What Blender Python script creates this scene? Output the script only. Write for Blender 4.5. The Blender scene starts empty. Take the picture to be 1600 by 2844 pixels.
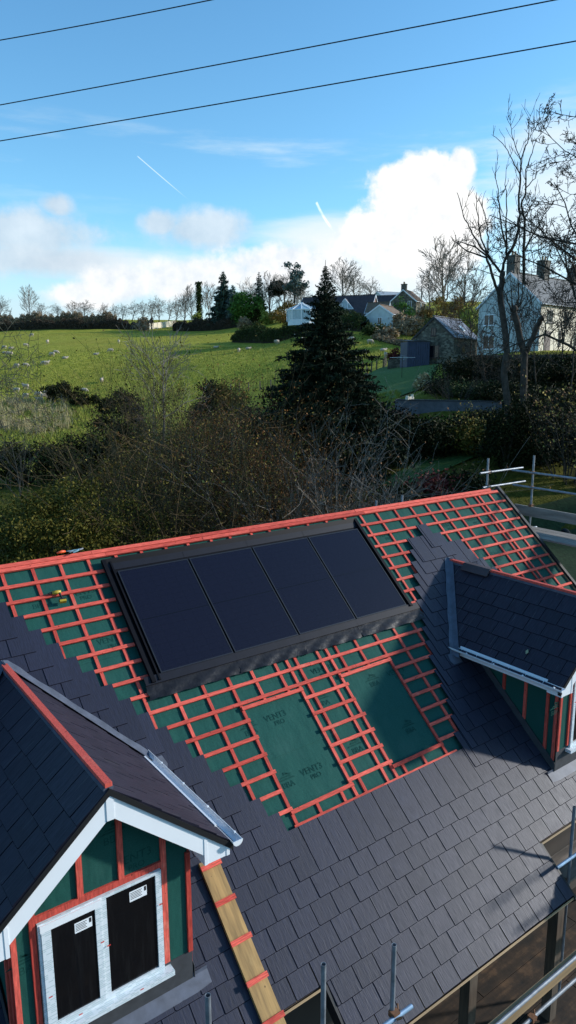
import bpy, bmesh, math, random
import numpy as np
from mathutils import Vector, Matrix, Euler
PI = math.pi
S = bpy.context.scene
COL = S.collection
R_ = math.radians

# ------------------------------------------------------------------ camera numbers (solved from the roof's own grid)
CAM = Vector((-4.02403, -8.3155, 4.039285)); YAW, PITCH, ROLL, FPX = .639486353, .196563, -2.598e-3, 1975.35
cy, sy, cp, sp = math.cos(YAW), math.sin(YAW), math.cos(PITCH), math.sin(PITCH)
FWD = Vector((sy*cp, cy*cp, -sp)); RGT = Vector((cy, -sy, 0)); UPV = RGT.cross(FWD)
_r = math.cos(ROLL)*RGT + math.sin(ROLL)*UPV; _u = -math.sin(ROLL)*RGT + math.cos(ROLL)*UPV
HF = Vector((sy, cy, 0)); HR = Vector((cy, -sy, 0))
def ray(px, py): return _r*((px-800)/FPX) - _u*((py-1422)/FPX) + FWD
def at(px, py, D):
    "world point seen in direction (px, py) at horizontal forward distance D"
    d = ray(px, py); return CAM + d*(D/d.dot(HF))
def LD(p): q = p-CAM; return q.dot(HR), q.dot(HF)
cam = bpy.data.objects.new('camera', bpy.data.cameras.new('camera')); COL.objects.link(cam)
M = Matrix((_r, _u, -FWD)).transposed().to_4x4(); M.translation = CAM; cam.matrix_world = M
cam.data.sensor_fit = 'VERTICAL'; cam.data.sensor_height = 36; cam.data.lens = 36*FPX/2844
cam.data.clip_start = .1; cam.data.clip_end = 9000
S.camera = cam

# ------------------------------------------------------------------ node helpers / materials
def newmat(name):
    m = bpy.data.materials.new(name); m.use_nodes = True
    nt = m.node_tree; b = nt.nodes['Principled BSDF']; return m, nt, b
def lk(nt, a, b): nt.links.new(a, b)
def nd(nt, t, **kw):
    n = nt.nodes.new(t)
    for k, v in kw.items():
        if k in n.inputs: n.inputs[k].default_value = v
        else: setattr(n, k, v)
    return n
def coords(nt, scale=(1, 1, 1), kind='Object'):
    tc = nd(nt, 'ShaderNodeTexCoord'); mp = nd(nt, 'ShaderNodeMapping'); mp.inputs['Scale'].default_value = scale
    lk(nt, tc.outputs[kind], mp.inputs['Vector']); return mp.outputs['Vector']
def noise(nt, vec, scale=5, detail=4, rough=.55):
    n = nd(nt, 'ShaderNodeTexNoise'); n.inputs['Scale'].default_value = scale; n.inputs['Detail'].default_value = detail
    n.inputs['Roughness'].default_value = rough
    if vec: lk(nt, vec, n.inputs['Vector'])
    return n.outputs['Fac']
def ramp(nt, fac, stops):
    r = nd(nt, 'ShaderNodeValToRGB'); e = r.color_ramp.elements
    while len(e) < len(stops): e.new(.5)
    for i, (p, c) in enumerate(stops):
        e[i].position = p; e[i].color = (*c, 1) if len(c) == 3 else c
    lk(nt, fac, r.inputs['Fac']); return r.outputs['Color']
def mix(nt, fac, a, b, mode='MIX'):
    n = nd(nt, 'ShaderNodeMix', data_type='RGBA', blend_type=mode)
    for sock, v in ((n.inputs[0], fac), (n.inputs[6], a), (n.inputs[7], b)):
        if isinstance(v, bpy.types.NodeSocket): lk(nt, v, sock)
        elif isinstance(v, (int, float)): sock.default_value = v
        else: sock.default_value = (*v, 1)
    return n.outputs[2]
def math_(nt, op, a, b=0., c=None):
    n = nd(nt, 'ShaderNodeMath', operation=op)
    for i, v in enumerate((a, b) if c is None else (a, b, c)):
        if isinstance(v, bpy.types.NodeSocket): lk(nt, v, n.inputs[i])
        else: n.inputs[i].default_value = v
    return n.outputs[0]
def bump(nt, b, h, strength=.3, dist=.01):
    n = nd(nt, 'ShaderNodeBump'); n.inputs['Strength'].default_value = strength; n.inputs['Distance'].default_value = dist
    lk(nt, h, n.inputs['Height']); lk(nt, n.outputs['Normal'], b.inputs['Normal'])
def island(nt): return nd(nt, 'ShaderNodeNewGeometry').outputs['Random Per Island']
MATS = {}
def simple(name, col, rough=.6, var=.25, scale=6, metal=0, stretch=(1, 1, 1), bumps=0, isl=0, bdist=.01, spec=.5, detail=5):
    "colour with wear noise, optional per-piece variation and bump"
    m, nt, b = newmat(name); v = coords(nt, stretch); n = noise(nt, v, scale, detail)
    lo = tuple(max(0, c*(1-var)) for c in col); hi = tuple(c*(1+var) for c in col)
    c = ramp(nt, n, [(.28, lo), (.72, hi)])
    if isl:
        f = math_(nt, 'MULTIPLY_ADD', island(nt), 2*isl, 1-isl)
        cc = nd(nt, 'ShaderNodeCombineColor')
        for i in range(3): lk(nt, f, cc.inputs[i])
        c = mix(nt, 1., c, cc.outputs[0], 'MULTIPLY')
    lk(nt, c, b.inputs['Base Color']); b.inputs['Roughness'].default_value = rough; b.inputs['Metallic'].default_value = metal
    b.inputs['Specular IOR Level'].default_value = spec
    if bumps: bump(nt, b, n, bumps, bdist)
    MATS[name] = m; return m
simple('membrane', (.014, .074, .060), .8, .25, 120, bumps=.35, bdist=.002, spec=.12)
simple('membrane_print', (.009, .053, .044), .85, .3, 25, spec=.1)
simple('slate_edge', (.013, .013, .02), 1., .2, 10, spec=.0)  # dark cut edge, with the shadow below slate tails put into its colour
simple('batten', (.62, .088, .060), .8, .42, 9, stretch=(1, 9, 9), bumps=.25, bdist=.003, isl=.16, spec=.25)
simple('counter', (.57, .079, .056), .8, .42, 9, stretch=(9, 1, 9), bumps=.25, bdist=.003, isl=.16, spec=.25)
simple('red_post', (.58, .081, .057), .8, .42, 9, stretch=(9, 9, 1), bumps=.25, bdist=.003, isl=.12, spec=.25)
simple('upvc', (.78, .80, .82), .32, .035, 3)
simple('tape_base', (.66, .72, .74), .35, .04, 5)
simple('tape_print', (.20, .42, .38), .5, .35, 30)
simple('tape_red', (.55, .04, .03), .5, .2, 20)
simple('paper', (.8, .82, .84), .5, .03, 5)
simple('ink', (.02, .02, .025), .5, .1, 5)
simple('black_trim', (.005, .005, .006), .6, .4, 40, bumps=.2, bdist=.003)
simple('tray', (.004, .004, .006), .55, .25, 8, bumps=.08, bdist=.003, spec=.12)
simple('tray_strip', (.006, .007, .013), .45, .2, 6, spec=.2)
simple('skirt', (.009, .009, .012), .42, .4, 7, bumps=.5, bdist=.02, spec=.25)
simple('panel_frame', (.012, .012, .015), .35, .15, 10)
simple('lead', (.075, .085, .115), .6, .3, 7, metal=0, bumps=.25, bdist=.006)
simple('lead_dark', (.04, .042, .047), .7, .25, 9, bumps=.2, bdist=.004)
simple('timber', (.32, .19, .065), .75, .5, 4, stretch=(5, .45, 5), bumps=.15, bdist=.003)
simple('timber_x', (.30, .20, .10), .75, .35, 5, stretch=(.15, 2, 2), bumps=.2, bdist=.003)
simple('oak', (.085, .062, .042), .8, .4, 6, stretch=(3, 3, .4), bumps=.3)
simple('board', (.17, .135, .105), .85, .5, 4, stretch=(.5, 3, 3), bumps=.4, isl=.25)
simple('board_y', (.20, .175, .15), .85, .4, 4, stretch=(3, .4, 3), bumps=.4, isl=.2)
simple('galv', (.22, .24, .265), .55, .35, 9, metal=.45, bumps=.1)
simple('rust', (.16, .07, .03), .8, .4, 20, bumps=.3)
simple('blue_tube', (.22, .33, .45), .45, .35, 9, metal=.4)
simple('wire', (.015, .015, .02), .6, .2, 10)
simple('render_cream', (.74, .66, .52), .85, .1, 1.2, bumps=.15)
simple('render_shade_tone', (.50, .55, .54), .85, .14, 1.3, bumps=.2)  # gable render, its shade put into a cooler, duller colour
simple('render_white', (.66, .72, .76), .85, .08, 2, bumps=.1)
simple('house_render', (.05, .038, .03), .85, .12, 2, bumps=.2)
simple('roof_dark', (.055, .038, .040), .8, .3, 2.2, bumps=.4, isl=0)
simple('roof_brown', (.15, .10, .065), .85, .35, 2, bumps=.3)
simple('roof_slate', (.11, .115, .14), .55, .35, 3, bumps=.3)
simple('roof_grey', (.30, .34, .37), .7, .1, 1)
simple('roof_weathered', (.15, .145, .14), .8, .3, 3, bumps=.3)
simple('glass_dark', (.012, .016, .022), .08, .3, 2)
simple('glass_pale', (.30, .42, .47), .1, .2, 2)
simple('dark_frame', (.025, .022, .022), .6, .2, 5)
simple('white_frame', (.78, .80, .82), .5, .05, 5)
simple('door_brown', (.06, .035, .03), .6, .2, 5)
simple('shed_blue', (.035, .045, .085), .55, .2, 2, bumps=.1)
simple('brick_pink', (.36, .20, .165), .85, .25, 9, bumps=.2)
simple('chimney_stone', (.10, .09, .075), .9, .4, 5, bumps=.5)
simple('clay_pot', (.32, .20, .10), .85, .2, 5)
simple('wool', (.42, .35, .27), .95, .22, 9, bumps=.6, bdist=.03)
simple('tyre', (.008, .008, .009), .8, .3, 20, bumps=.2)
simple('fence_wood', (.10, .08, .06), .9, .3, 6, bumps=.3)
simple('fence_cream', (.66, .58, .44), .8, .1, 3)
simple('yellow', (.42, .29, .02), .45, .08, 10)
simple('orange', (.80, .10, .02), .5, .08, 10)
simple('steel_blue', (.14, .28, .34), .5, .3, 8)
simple('dry_leaf', (.30, .32, .18), .7, .2, 20)
simple('bark_dark', (.055, .048, .038), .9, .4, 5, bumps=.5, bdist=.02, spec=.06)
simple('bark_grey', (.10, .088, .07), .9, .4, 5, bumps=.4, bdist=.02, spec=.06)
simple('bark_pale', (.21, .185, .155), .85, .35, 7, bumps=.3, bdist=.01, spec=.06)
simple('bark_lichen', (.10, .10, .075), .9, .5, 6, bumps=.3, spec=.06)
simple('bark_ash', (.07, .06, .05), .9, .45, 4, bumps=.5, bdist=.02, spec=.06)
simple('twig_brown', (.10, .058, .028), .9, .3, 5, spec=.06)
simple('twig_grey', (.115, .082, .045), .9, .3, 5, spec=.06)
simple('twig_purple', (.115, .095, .090), .9, .3, 5, spec=.06)
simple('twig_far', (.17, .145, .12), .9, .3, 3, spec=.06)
def leafmat(name, a, b, rough=.65):
    m, nt, bs = newmat(name); r = island(nt); v = coords(nt); n = noise(nt, v, .8, 3)
    f = math_(nt, 'MULTIPLY_ADD', r, .6, math_(nt, 'MULTIPLY', n, .5))
    lk(nt, ramp(nt, f, [(.15, a), (.85, b)]), bs.inputs['Base Color']); bs.inputs['Roughness'].default_value = rough
    bs.inputs['Specular IOR Level'].default_value = .07
    MATS[name] = m; return m
for nm_ in ('batten', 'counter', 'red_post', 'timber'):   # knots and nail heads in the dyed timber
    nt = MATS[nm_].node_tree; b = nt.nodes['Principled BSDF']; src_ = b.inputs['Base Color'].links[0].from_socket
    vo = nd(nt, 'ShaderNodeTexVoronoi', feature='F1'); vo.inputs['Scale'].default_value = 7.; lk(nt, coords(nt), vo.inputs['Vector'])
    k_ = ramp(nt, vo.outputs['Distance'], [(.055, (1, 1, 1)), (.085, (0, 0, 0))]); lk(nt, mix(nt, math_(nt, 'MULTIPLY', k_, .8), src_, (.16, .02, .014) if nm_ != 'timber' else (.10, .05, .015)), b.inputs['Base Color'])
    pale = noise(nt, coords(nt, (2.5, 2.5, 2.5)), 1, 4, .7); lk(nt, mix(nt, ramp(nt, pale, [(.60, (0, 0, 0)), (.72, (.35,)*3)]), b.inputs['Base Color'].links[0].from_socket, (.72, .26, .18) if nm_ != 'timber' else (.45, .30, .13)), b.inputs['Base Color'])
nt = MATS['membrane'].node_tree; b = nt.nodes['Principled BSDF']; sag = noise(nt, coords(nt, (3, 1.4, 1)), 1, 3); dust = noise(nt, coords(nt), 1.7, 5, .65)
lk(nt, mix(nt, ramp(nt, dust, [(.52, (0, 0, 0)), (.75, (.30,)*3)]), b.inputs['Base Color'].links[0].from_socket, (.045, .11, .095)), b.inputs['Base Color'])
bn = nd(nt, 'ShaderNodeBump'); bn.inputs['Strength'].default_value = .5; bn.inputs['Distance'].default_value = .06; lk(nt, sag, bn.inputs['Height']); ob = b.inputs['Normal'].links[0].from_node; lk(nt, bn.outputs['Normal'], ob.inputs['Normal'])
for nm_ in ('batten', 'counter', 'red_post'):
    nt = MATS[nm_].node_tree; b = nt.nodes['Principled BSDF']; oi = nd(nt, 'ShaderNodeObjectInfo'); f_ = math_(nt, 'MULTIPLY_ADD', oi.outputs['Random'], .42, .72); cc = nd(nt, 'ShaderNodeCombineColor')
    for i in range(3): lk(nt, f_ if i == 0 else math_(nt, 'MULTIPLY_ADD', oi.outputs['Random'], .7, .62), cc.inputs[i])
    lk(nt, mix(nt, 1., b.inputs['Base Color'].links[0].from_socket, cc.outputs[0], 'MULTIPLY'), b.inputs['Base Color'])
leafmat('leaf_scrub', (.034, .024, .006), (.125, .088, .024))
leafmat('leaf_rust', (.046, .020, .005), (.18, .080, .020))
leafmat('needle', (.007, .012, .007), (.022, .032, .014))
leafmat('hedge_far', (.035, .028, .020), (.11, .085, .06))
leafmat('needle_blue', (.022, .042, .035), (.07, .105, .075))
leafmat('needle_grey', (.07, .10, .09), (.15, .19, .165))
leafmat('leaf_olive', (.034, .032, .005), (.125, .110, .020))
leafmat('leaf_dark', (.007, .010, .003), (.028, .031, .010))
leafmat('leaf_green', (.03, .085, .018), (.10, .20, .035))
leafmat('leaf_lime', (.13, .18, .03), (.26, .28, .06))
leafmat('leaf_yellow', (.22, .15, .03), (.42, .33, .09))
leafmat('leaf_brown', (.06, .032, .014), (.19, .10, .045))
leafmat('leaf_orange', (.14, .085, .03), (.30, .19, .05))
leafmat('leaf_red', (.07, .015, .014), (.16, .04, .032))
leafmat('hedge_dark', (.016, .014, .010), (.045, .036, .026))
leafmat('hedge_green', (.02, .034, .011), (.07, .09, .028))
leafmat('grass_blade', (.14, .18, .03), (.31, .32, .065))
leafmat('rush', (.22, .19, .09), (.48, .40, .22))
leafmat('twig_tan', (.16, .12, .075), (.34, .25, .15))
# riven slate
def slate_mat(name, base, axis_scale, rough=.48, streak=.9, glint_streaks=False):
    m, nt, b = newmat(name)
    v = coords(nt, axis_scale); n1 = noise(nt, v, 1, 5, .6)
    v2 = coords(nt, tuple(a*.35 for a in axis_scale)); n2 = noise(nt, v2, 1, 2)
    f = math_(nt, 'MULTIPLY_ADD', island(nt), .26, .90)
    cc = nd(nt, 'ShaderNodeCombineColor')
    for i in range(3): lk(nt, f, cc.inputs[i])
    c = ramp(nt, n1, [(.3, tuple(x*.75 for x in base)), (.72, tuple(x*1.35 for x in base))])
    c = mix(nt, 1., c, cc.outputs[0], 'MULTIPLY')
    # weather stain patches
    st = noise(nt, coords(nt), 1.6, 4); st = ramp(nt, st, [(.62, (0, 0, 0)), (.78, (1, 1, 1))])
    c = mix(nt, math_(nt, 'MULTIPLY', st, .25), c, tuple(x*1.9 for x in base))
    if glint_streaks:
        ck = noise(nt, coords(nt, (1.6, 55, 1.6)), 1, 3); c = mix(nt, ramp(nt, ck, [(.66, (0, 0, 0)), (.70, (.55,)*3)]), c, (.13, .125, .125))  # thin pale streaks: grazing sheen painted into the slate colour
    lk(nt, c, b.inputs['Base Color'])
    lk(nt, ramp(nt, n1, [(.3, (rough+.12,)*3), (.75, (rough-.08,)*3)]), b.inputs['Roughness'])
    h = math_(nt, 'ADD', n1, math_(nt, 'MULTIPLY', n2, .6)); bump(nt, b, h, streak, .006); b.inputs['Specular IOR Level'].default_value = .26
    MATS[name] = m; return m
slate_mat('slate', (.021, .0225, .038), (70, 7, 1), .45, .42)
slate_mat('slate_dormer', (.023, .019, .029), (7, 70, 7), .5, .4, True)
# solar glass: cells with fine busbars
m, nt, b = newmat('solar_glass'); tc = nd(nt, 'ShaderNodeTexCoord')
sx = nd(nt, 'ShaderNodeSeparateXYZ'); lk(nt, tc.outputs['Object'], sx.inputs[0])
def lines(period, w, out):
    f = math_(nt, 'FRACT', math_(nt, 'DIVIDE', out, period)); return math_(nt, 'LESS_THAN', math_(nt, 'ABSOLUTE', math_(nt, 'SUBTRACT', f, .5)), w)
cell = math_(nt, 'MAXIMUM', lines(.187, .012, sx.outputs[0]), lines(.0942, .02, sx.outputs[1]))
mid = math_(nt, 'LESS_THAN', math_(nt, 'ABSOLUTE', math_(nt, 'SUBTRACT', sx.outputs[1], .86)), .007)
bus = math_(nt, 'MULTIPLY', lines(.0187, .06, sx.outputs[0]), math_(nt, 'GREATER_THAN', noise(nt, coords(nt, (18, 60, 1)), 1, 2), .52))
c = mix(nt, math_(nt, 'MAXIMUM', math_(nt, 'MULTIPLY', cell, .5), mid), (.006, .006, .015), (.003, .003, .006))
c = mix(nt, math_(nt, 'MULTIPLY', bus, .5), c, (.03, .032, .045))
lk(nt, c, b.inputs['Base Color']); b.inputs['Roughness'].default_value = .26; b.inputs['Specular IOR Level'].default_value = .22
bump(nt, b, noise(nt, coords(nt), 260, 2), .12, .001); MATS['solar_glass'] = m
# wet window glass with condensation streaks
m, nt, b = newmat('window_glass'); n = noise(nt, coords(nt, (26, 1, 2.2)), 1, 5)
lk(nt, ramp(nt, n, [(.5, (.005, .005, .006)), (.8, (.011, .011, .012))]), b.inputs['Base Color'])
lk(nt, ramp(nt, n, [(.45, (.05,)*3), (.75, (.22,)*3)]), b.inputs['Roughness']); MATS['window_glass'] = m
# rubble stone
m, nt, b = newmat('stone'); v = coords(nt, (1, 1, 1.7))
vo = nd(nt, 'ShaderNodeTexVoronoi', feature='F1'); vo.inputs['Scale'].default_value = 3.2; lk(nt, v, vo.inputs['Vector'])
ve = nd(nt, 'ShaderNodeTexVoronoi', feature='DISTANCE_TO_EDGE'); ve.inputs['Scale'].default_value = 3.2; lk(nt, v, ve.inputs['Vector'])
sc = nd(nt, 'ShaderNodeSeparateColor'); lk(nt, vo.outputs['Color'], sc.inputs[0])
c = ramp(nt, sc.outputs[0], [(0, (.05, .045, .034)), (.5, (.11, .10, .072)), (1, (.22, .20, .15))])
c = mix(nt, ramp(nt, ve.outputs['Distance'], [(.0, (1, 1, 1)), (.06, (0, 0, 0))]), c, (.10, .09, .075))
st = ramp(nt, noise(nt, coords(nt), .7, 4), [(.45, (0, 0, 0)), (.65, (1, 1, 1))])
c = mix(nt, math_(nt, 'MULTIPLY', st, .7), c, (.018, .018, .014))
lk(nt, c, b.inputs['Base Color']); b.inputs['Roughness'].default_value = .9; bump(nt, b, ve.outputs['Distance'], .6, .05); MATS['stone'] = m
# ground: pasture, valley and bank leaf litter with their shade painted in, lawn
m, nt, b = newmat('ground'); tc = coords(nt)
n1 = noise(nt, tc, .07, 5); n2 = noise(nt, tc, .9, 6, .65); n3 = noise(nt, coords(nt, (1, 1, 1)), 4.5, 4, .7)
g = ramp(nt, n2, [(.3, (.20, .215, .025)), (.52, (.38, .36, .05)), (.72, (.52, .43, .10))])
g = mix(nt, math_(nt, 'MULTIPLY', ramp(nt, n1, [(.42, (0, 0, 0)), (.62, (1, 1, 1))]), .6), g, ramp(nt, n2, [(.3, (.22, .21, .02)), (.7, (.42, .33, .07))]))
g = mix(nt, ramp(nt, n3, [(.35, (.45,)*3), (.6, (0, 0, 0))]), g, (.075, .115, .012))
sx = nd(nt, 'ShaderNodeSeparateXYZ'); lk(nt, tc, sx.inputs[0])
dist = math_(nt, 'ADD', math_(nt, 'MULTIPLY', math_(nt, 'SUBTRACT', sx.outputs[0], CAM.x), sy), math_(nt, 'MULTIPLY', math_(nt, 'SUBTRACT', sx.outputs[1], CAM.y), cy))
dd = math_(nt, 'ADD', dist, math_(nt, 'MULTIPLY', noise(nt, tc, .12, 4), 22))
litter_shade = ramp(nt, math_(nt, 'DIVIDE', dd, 200), [(.22, (1, 1, 1)), (.255, (.8,)*3), (.36, (.6,)*3), (.42, (0, 0, 0))])
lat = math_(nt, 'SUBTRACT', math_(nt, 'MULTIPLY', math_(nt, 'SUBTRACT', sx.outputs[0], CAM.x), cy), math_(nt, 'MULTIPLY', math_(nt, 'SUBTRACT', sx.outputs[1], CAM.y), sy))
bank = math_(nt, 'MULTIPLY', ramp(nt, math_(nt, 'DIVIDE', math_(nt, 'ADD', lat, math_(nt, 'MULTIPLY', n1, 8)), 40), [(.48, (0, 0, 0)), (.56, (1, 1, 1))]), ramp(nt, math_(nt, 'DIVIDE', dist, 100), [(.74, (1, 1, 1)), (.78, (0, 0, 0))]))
litter_shade = math_(nt, 'MAXIMUM', litter_shade, bank)
lit = ramp(nt, n2, [(.35, (.010, .012, .005)), (.55, (.020, .024, .008)), (.7, (.032, .022, .013))])  # litter tones kept near black, carrying the shade of the hollow
g = mix(nt, litter_shade, g, lit)
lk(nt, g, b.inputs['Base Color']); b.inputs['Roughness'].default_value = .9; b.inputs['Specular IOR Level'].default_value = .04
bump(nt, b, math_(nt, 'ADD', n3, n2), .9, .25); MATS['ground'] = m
simple('lawn', (.085, .14, .036), .9, .3, 5, bumps=.6, bdist=.05, spec=.15)
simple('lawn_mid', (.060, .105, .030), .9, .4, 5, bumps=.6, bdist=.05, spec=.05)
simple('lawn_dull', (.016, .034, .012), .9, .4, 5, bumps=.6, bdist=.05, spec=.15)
m, nt, b = newmat('deck'); n = noise(nt, coords(nt, (1, 1, 1)), 3.2, 6, .65); n2 = noise(nt, coords(nt, (.4, 6, 1)), 2, 3)
c = ramp(nt, math_(nt, 'ADD', math_(nt, 'MULTIPLY', n, .6), math_(nt, 'MULTIPLY', n2, .4)), [(.36, (.010, .008, .006)), (.54, (.042, .025, .014)), (.68, (.13, .072, .036))])
lk(nt, c, b.inputs['Base Color']); b.inputs['Roughness'].default_value = .9; bump(nt, b, n, .5, .02); MATS['deck'] = m

# ------------------------------------------------------------------ mesh helpers
class MB:
    def __init__(s): s.v = []; s.f = []
    def add(s, vs, fs):
        o = len(s.v); s.v += [tuple(p) for p in vs]; s.f += [tuple(i+o for i in f) for f in fs]; return s
    def box(s, x0, x1, y0, y1, z0, z1):
        return s.add([(x0, y0, z0), (x1, y0, z0), (x1, y1, z0), (x0, y1, z0), (x0, y0, z1), (x1, y0, z1), (x1, y1, z1), (x0, y1, z1)],
                     [(0, 3, 2, 1), (4, 5, 6, 7), (0, 1, 5, 4), (1, 2, 6, 5), (2, 3, 7, 6), (3, 0, 4, 7)])
    def beam(s, a, b, w, h, up=(0, 0, 1)):
        a, b = Vector(a), Vector(b); d = (b-a).normalized(); u = Vector(up); sd = d.cross(u).normalized(); u = sd.cross(d).normalized()
        q = []
        for p in (a, b):
            for i, j in ((-1, -1), (1, -1), (1, 1), (-1, 1)): q.append(p+sd*(i*w/2)+u*(j*h/2))
        return s.add(q, [(0, 1, 2, 3), (7, 6, 5, 4), (0, 4, 5, 1), (1, 5, 6, 2), (2, 6, 7, 3), (3, 7, 4, 0)])
    def tube(s, pts, rad, n=8, cap=True):
        pts = [Vector(p) for p in pts]; k = len(pts)
        if not isinstance(rad, (list, tuple)): rad = [rad]*k
        o = len(s.v); prev = None
        for i, p in enumerate(pts):
            d = (pts[min(i+1, k-1)]-pts[max(i-1, 0)])
            d = d.normalized() if d.length > 1e-9 else Vector((0, 0, 1))
            if prev is None:
                u = d.orthogonal().normalized()
            else:
                u = prev - d*prev.dot(d); u = u.normalized() if u.length > 1e-6 else d.orthogonal().normalized()
            prev = u; w = d.cross(u)
            for j in range(n):
                t = 2*PI*j/n; q = p + (u*math.cos(t)+w*math.sin(t))*rad[i]; s.v.append((q.x, q.y, q.z))
        for i in range(k-1):
            for j in range(n):
                a = o+i*n+j; b = o+i*n+(j+1) % n; s.f.append((a, b, b+n, a+n))
        if cap and n > 3:
            s.f.append(tuple(o+j for j in range(n))[::-1]); s.f.append(tuple(o+(k-1)*n+j for j in range(n)))
        return s
    def prism(s, poly, a, b):
        "extrude a 3D polygon from offset a to offset b (vectors)"
        a, b = Vector(a), Vector(b); n = len(poly); q = [Vector(p)+a for p in poly]+[Vector(p)+b for p in poly]
        fs = [tuple(range(n))[::-1], tuple(range(n, 2*n))]+[(i, (i+1) % n, n+(i+1) % n, n+i) for i in range(n)]
        return s.add(q, fs)
    def lathe(s, prof, n=16, c=(0, 0, 0)):
        o = len(s.v); k = len(prof)
        for r, z in prof:
            for j in range(n): t = 2*PI*j/n; s.v.append((c[0]+r*math.cos(t), c[1]+r*math.sin(t), c[2]+z))
        for i in range(k-1):
            for j in range(n):
                a = o+i*n+j; b = o+i*n+(j+1) % n; s.f.append((a, b, b+n, a+n))
        return s
    def mesh(s, name, mat, smooth=False, fix=True):
        me = bpy.data.meshes.new(name); me.from_pydata(s.v, [], s.f)
        if mat: me.materials.append(MATS[mat] if isinstance(mat, str) else mat)
        if fix:
            bm = bmesh.new(); bm.from_mesh(me); bmesh.ops.recalc_face_normals(bm, faces=bm.faces); bm.to_mesh(me); bm.free()
        if smooth: me.polygons.foreach_set('use_smooth', [True]*len(me.polygons))
        me.update(); return me
def obj(name, mb, mat, parent=None, loc=(0, 0, 0), rot=(0, 0, 0), smooth=False, fix=True):
    "one mesh object; loc/rot are world when parent is an unrotated empty at parent.location"
    me = mb.mesh(name, mat, smooth, fix) if isinstance(mb, MB) else mb
    o = bpy.data.objects.new(name, me); COL.objects.link(o)
    o.location = loc; o.rotation_euler = rot
    if parent: o.parent = parent
    return o
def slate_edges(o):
    "dark cut edges of fibre slates, also painting in the shadow line under tails"
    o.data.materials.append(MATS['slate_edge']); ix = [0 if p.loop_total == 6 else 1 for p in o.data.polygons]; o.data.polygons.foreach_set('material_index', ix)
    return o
def tag(o, label=None, cat=None, group=None, kind=None):
    for k, v in (('label', label), ('category', cat), ('group', group), ('kind', kind)):
        if v: o[k] = v
    return o
def thing(name, label, cat, loc=(0, 0, 0), rz=0, group=None):
    o = bpy.data.objects.new(name, None); COL.objects.link(o); o.empty_display_size = .3
    o.location = loc; o.rotation_euler = (0, 0, rz); return tag(o, label, cat, group)
def copy_tree(o, loc=None, rz=None, sc=None, label=None):
    c = o.copy(); COL.objects.link(c)
    if loc is not None: c.location = loc
    if rz is not None: c.rotation_euler = (0, 0, rz)
    if sc is not None: c.scale = (sc,)*3 if isinstance(sc, (int, float)) else sc
    if label: c['label'] = label
    for ch in o.children:
        d = ch.copy(); COL.objects.link(d); d.parent = c
        for g in ch.children:
            e = g.copy(); COL.objects.link(e); e.parent = d
    return c

# ================================================================== THE HOUSE
s = .7136361; cs, sn = math.cos(s), math.sin(s); TS = sn/cs
HB = Vector((1.5, 2.0, -5.3))
house = thing('house', 'newly built rendered house with slate roof half stripped to red battens over green membrane', 'house', HB)
def RP(u, v, n=0.): return Vector((u, v*cs-n*sn, v*sn+n*cs))
def roofpart(name, mb, mat, **k): return obj(name, mb, mat, house, -HB, (s, 0, 0), **k)
def hpart(name, mb, mat, **k): return obj(name, mb, mat, house, -HB, **k)
def sub(name, mb, mat, parent, **k): return obj(name, mb, mat, parent, **k)
G, W, L0 = .2567, .317, .585
vk = lambda k: 1.856-G*k
rng = random.Random(4)
def slates(mb, rows, P, thick=.010, gap=.009):
    "rows: list of (head v, intervals, joint phase); P maps (u, v, n) to the mesh's frame"
    for v0, ivs, ph, *le in rows:
        LN = le[0] if le else L0
        for a, b in ivs:
            i0 = math.floor((a-ph)/W)
            for i in range(i0, math.ceil((b-ph)/W)+1):
                u0, u1 = max(a, ph+i*W+gap/2), min(b, ph+(i+1)*W-gap/2)
                if u1-u0 < .03: continue
                dz = rng.uniform(-.0012, .0022); t = v0-LN+rng.uniform(-.004, .004); h = v0
                du = rng.uniform(-.003, .003); nb, nt_ = -.054, -.033+dz
                c1, c2 = (rng.uniform(.003, .010) for _ in range(2))
                if rng.random() < .08: c1 += .012
                q = [(u0+du+c1, t), (u1+du-c2, t), (u1+du, t+c2), (u1, h), (u0, h), (u0+du, t+c1)]
                nn = lambda v: nb+(h-v)/LN*(nt_-nb)
                e = .0075; sx_ = .0025
                qi = [(q[0][0], t+e), (q[1][0], t+e), (q[2][0]-sx_, t+c2+e*.6), (q[3][0]-sx_, h), (q[4][0]+sx_, h), (q[5][0]+sx_, t+c1+e*.6)]
                vs = [P(x, y, nn(y)) for x, y in q]+[P(x, y, nn(y)+thick) for x, y in qi]
                mb.add(vs, [(5, 4, 3, 2, 1, 0), (6, 7, 8, 9, 10, 11)]+[(j, (j+1) % 6, 6+(j+1) % 6, 6+j) for j in range(6)])
RF = lambda u, v, n: (u, v, n)
UL, UR = -6.0, 9.36
uR0 = {1: 6.25, 2: 5.79, 3: 5.655, 4: 5.51, 5: 5.37, 6: 5.21, 7: 5.055, 8: 4.92, 9: 4.80, 10: 4.68, 11: 4.57, 12: 4.50, 13: 4.44, 14: 4.36, 15: 4.26, 16: 4.12}
uR1 = {1: 6.53, 2: 6.74, 3: 7.15, 4: 7.22, 5: 7.38, 6: 7.53, 7: 7.70, 8: 7.86, 9: 8.02, 10: 8.2, 11: 8.36, 12: 8.52, 13: 8.68, 14: 8.85, 15: 9.0, 16: 9.16}
rows = []
for k in range(0, 25):
    edge = -1.621+.1585*(k-1)
    if k <= 16:
        iv = [(UL, edge)]
        if k in uR0: iv.append((uR0[k], uR1[k]))
    elif k <= 21: iv = [(UL, UR)]
    else: iv = [(.385, 4.42)]
    rows.append((vk(k), iv, edge))
mb = MB(); slates(mb, rows, RF); roof_slates = slate_edges(roofpart('roof_slates', mb, 'slate'))
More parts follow.
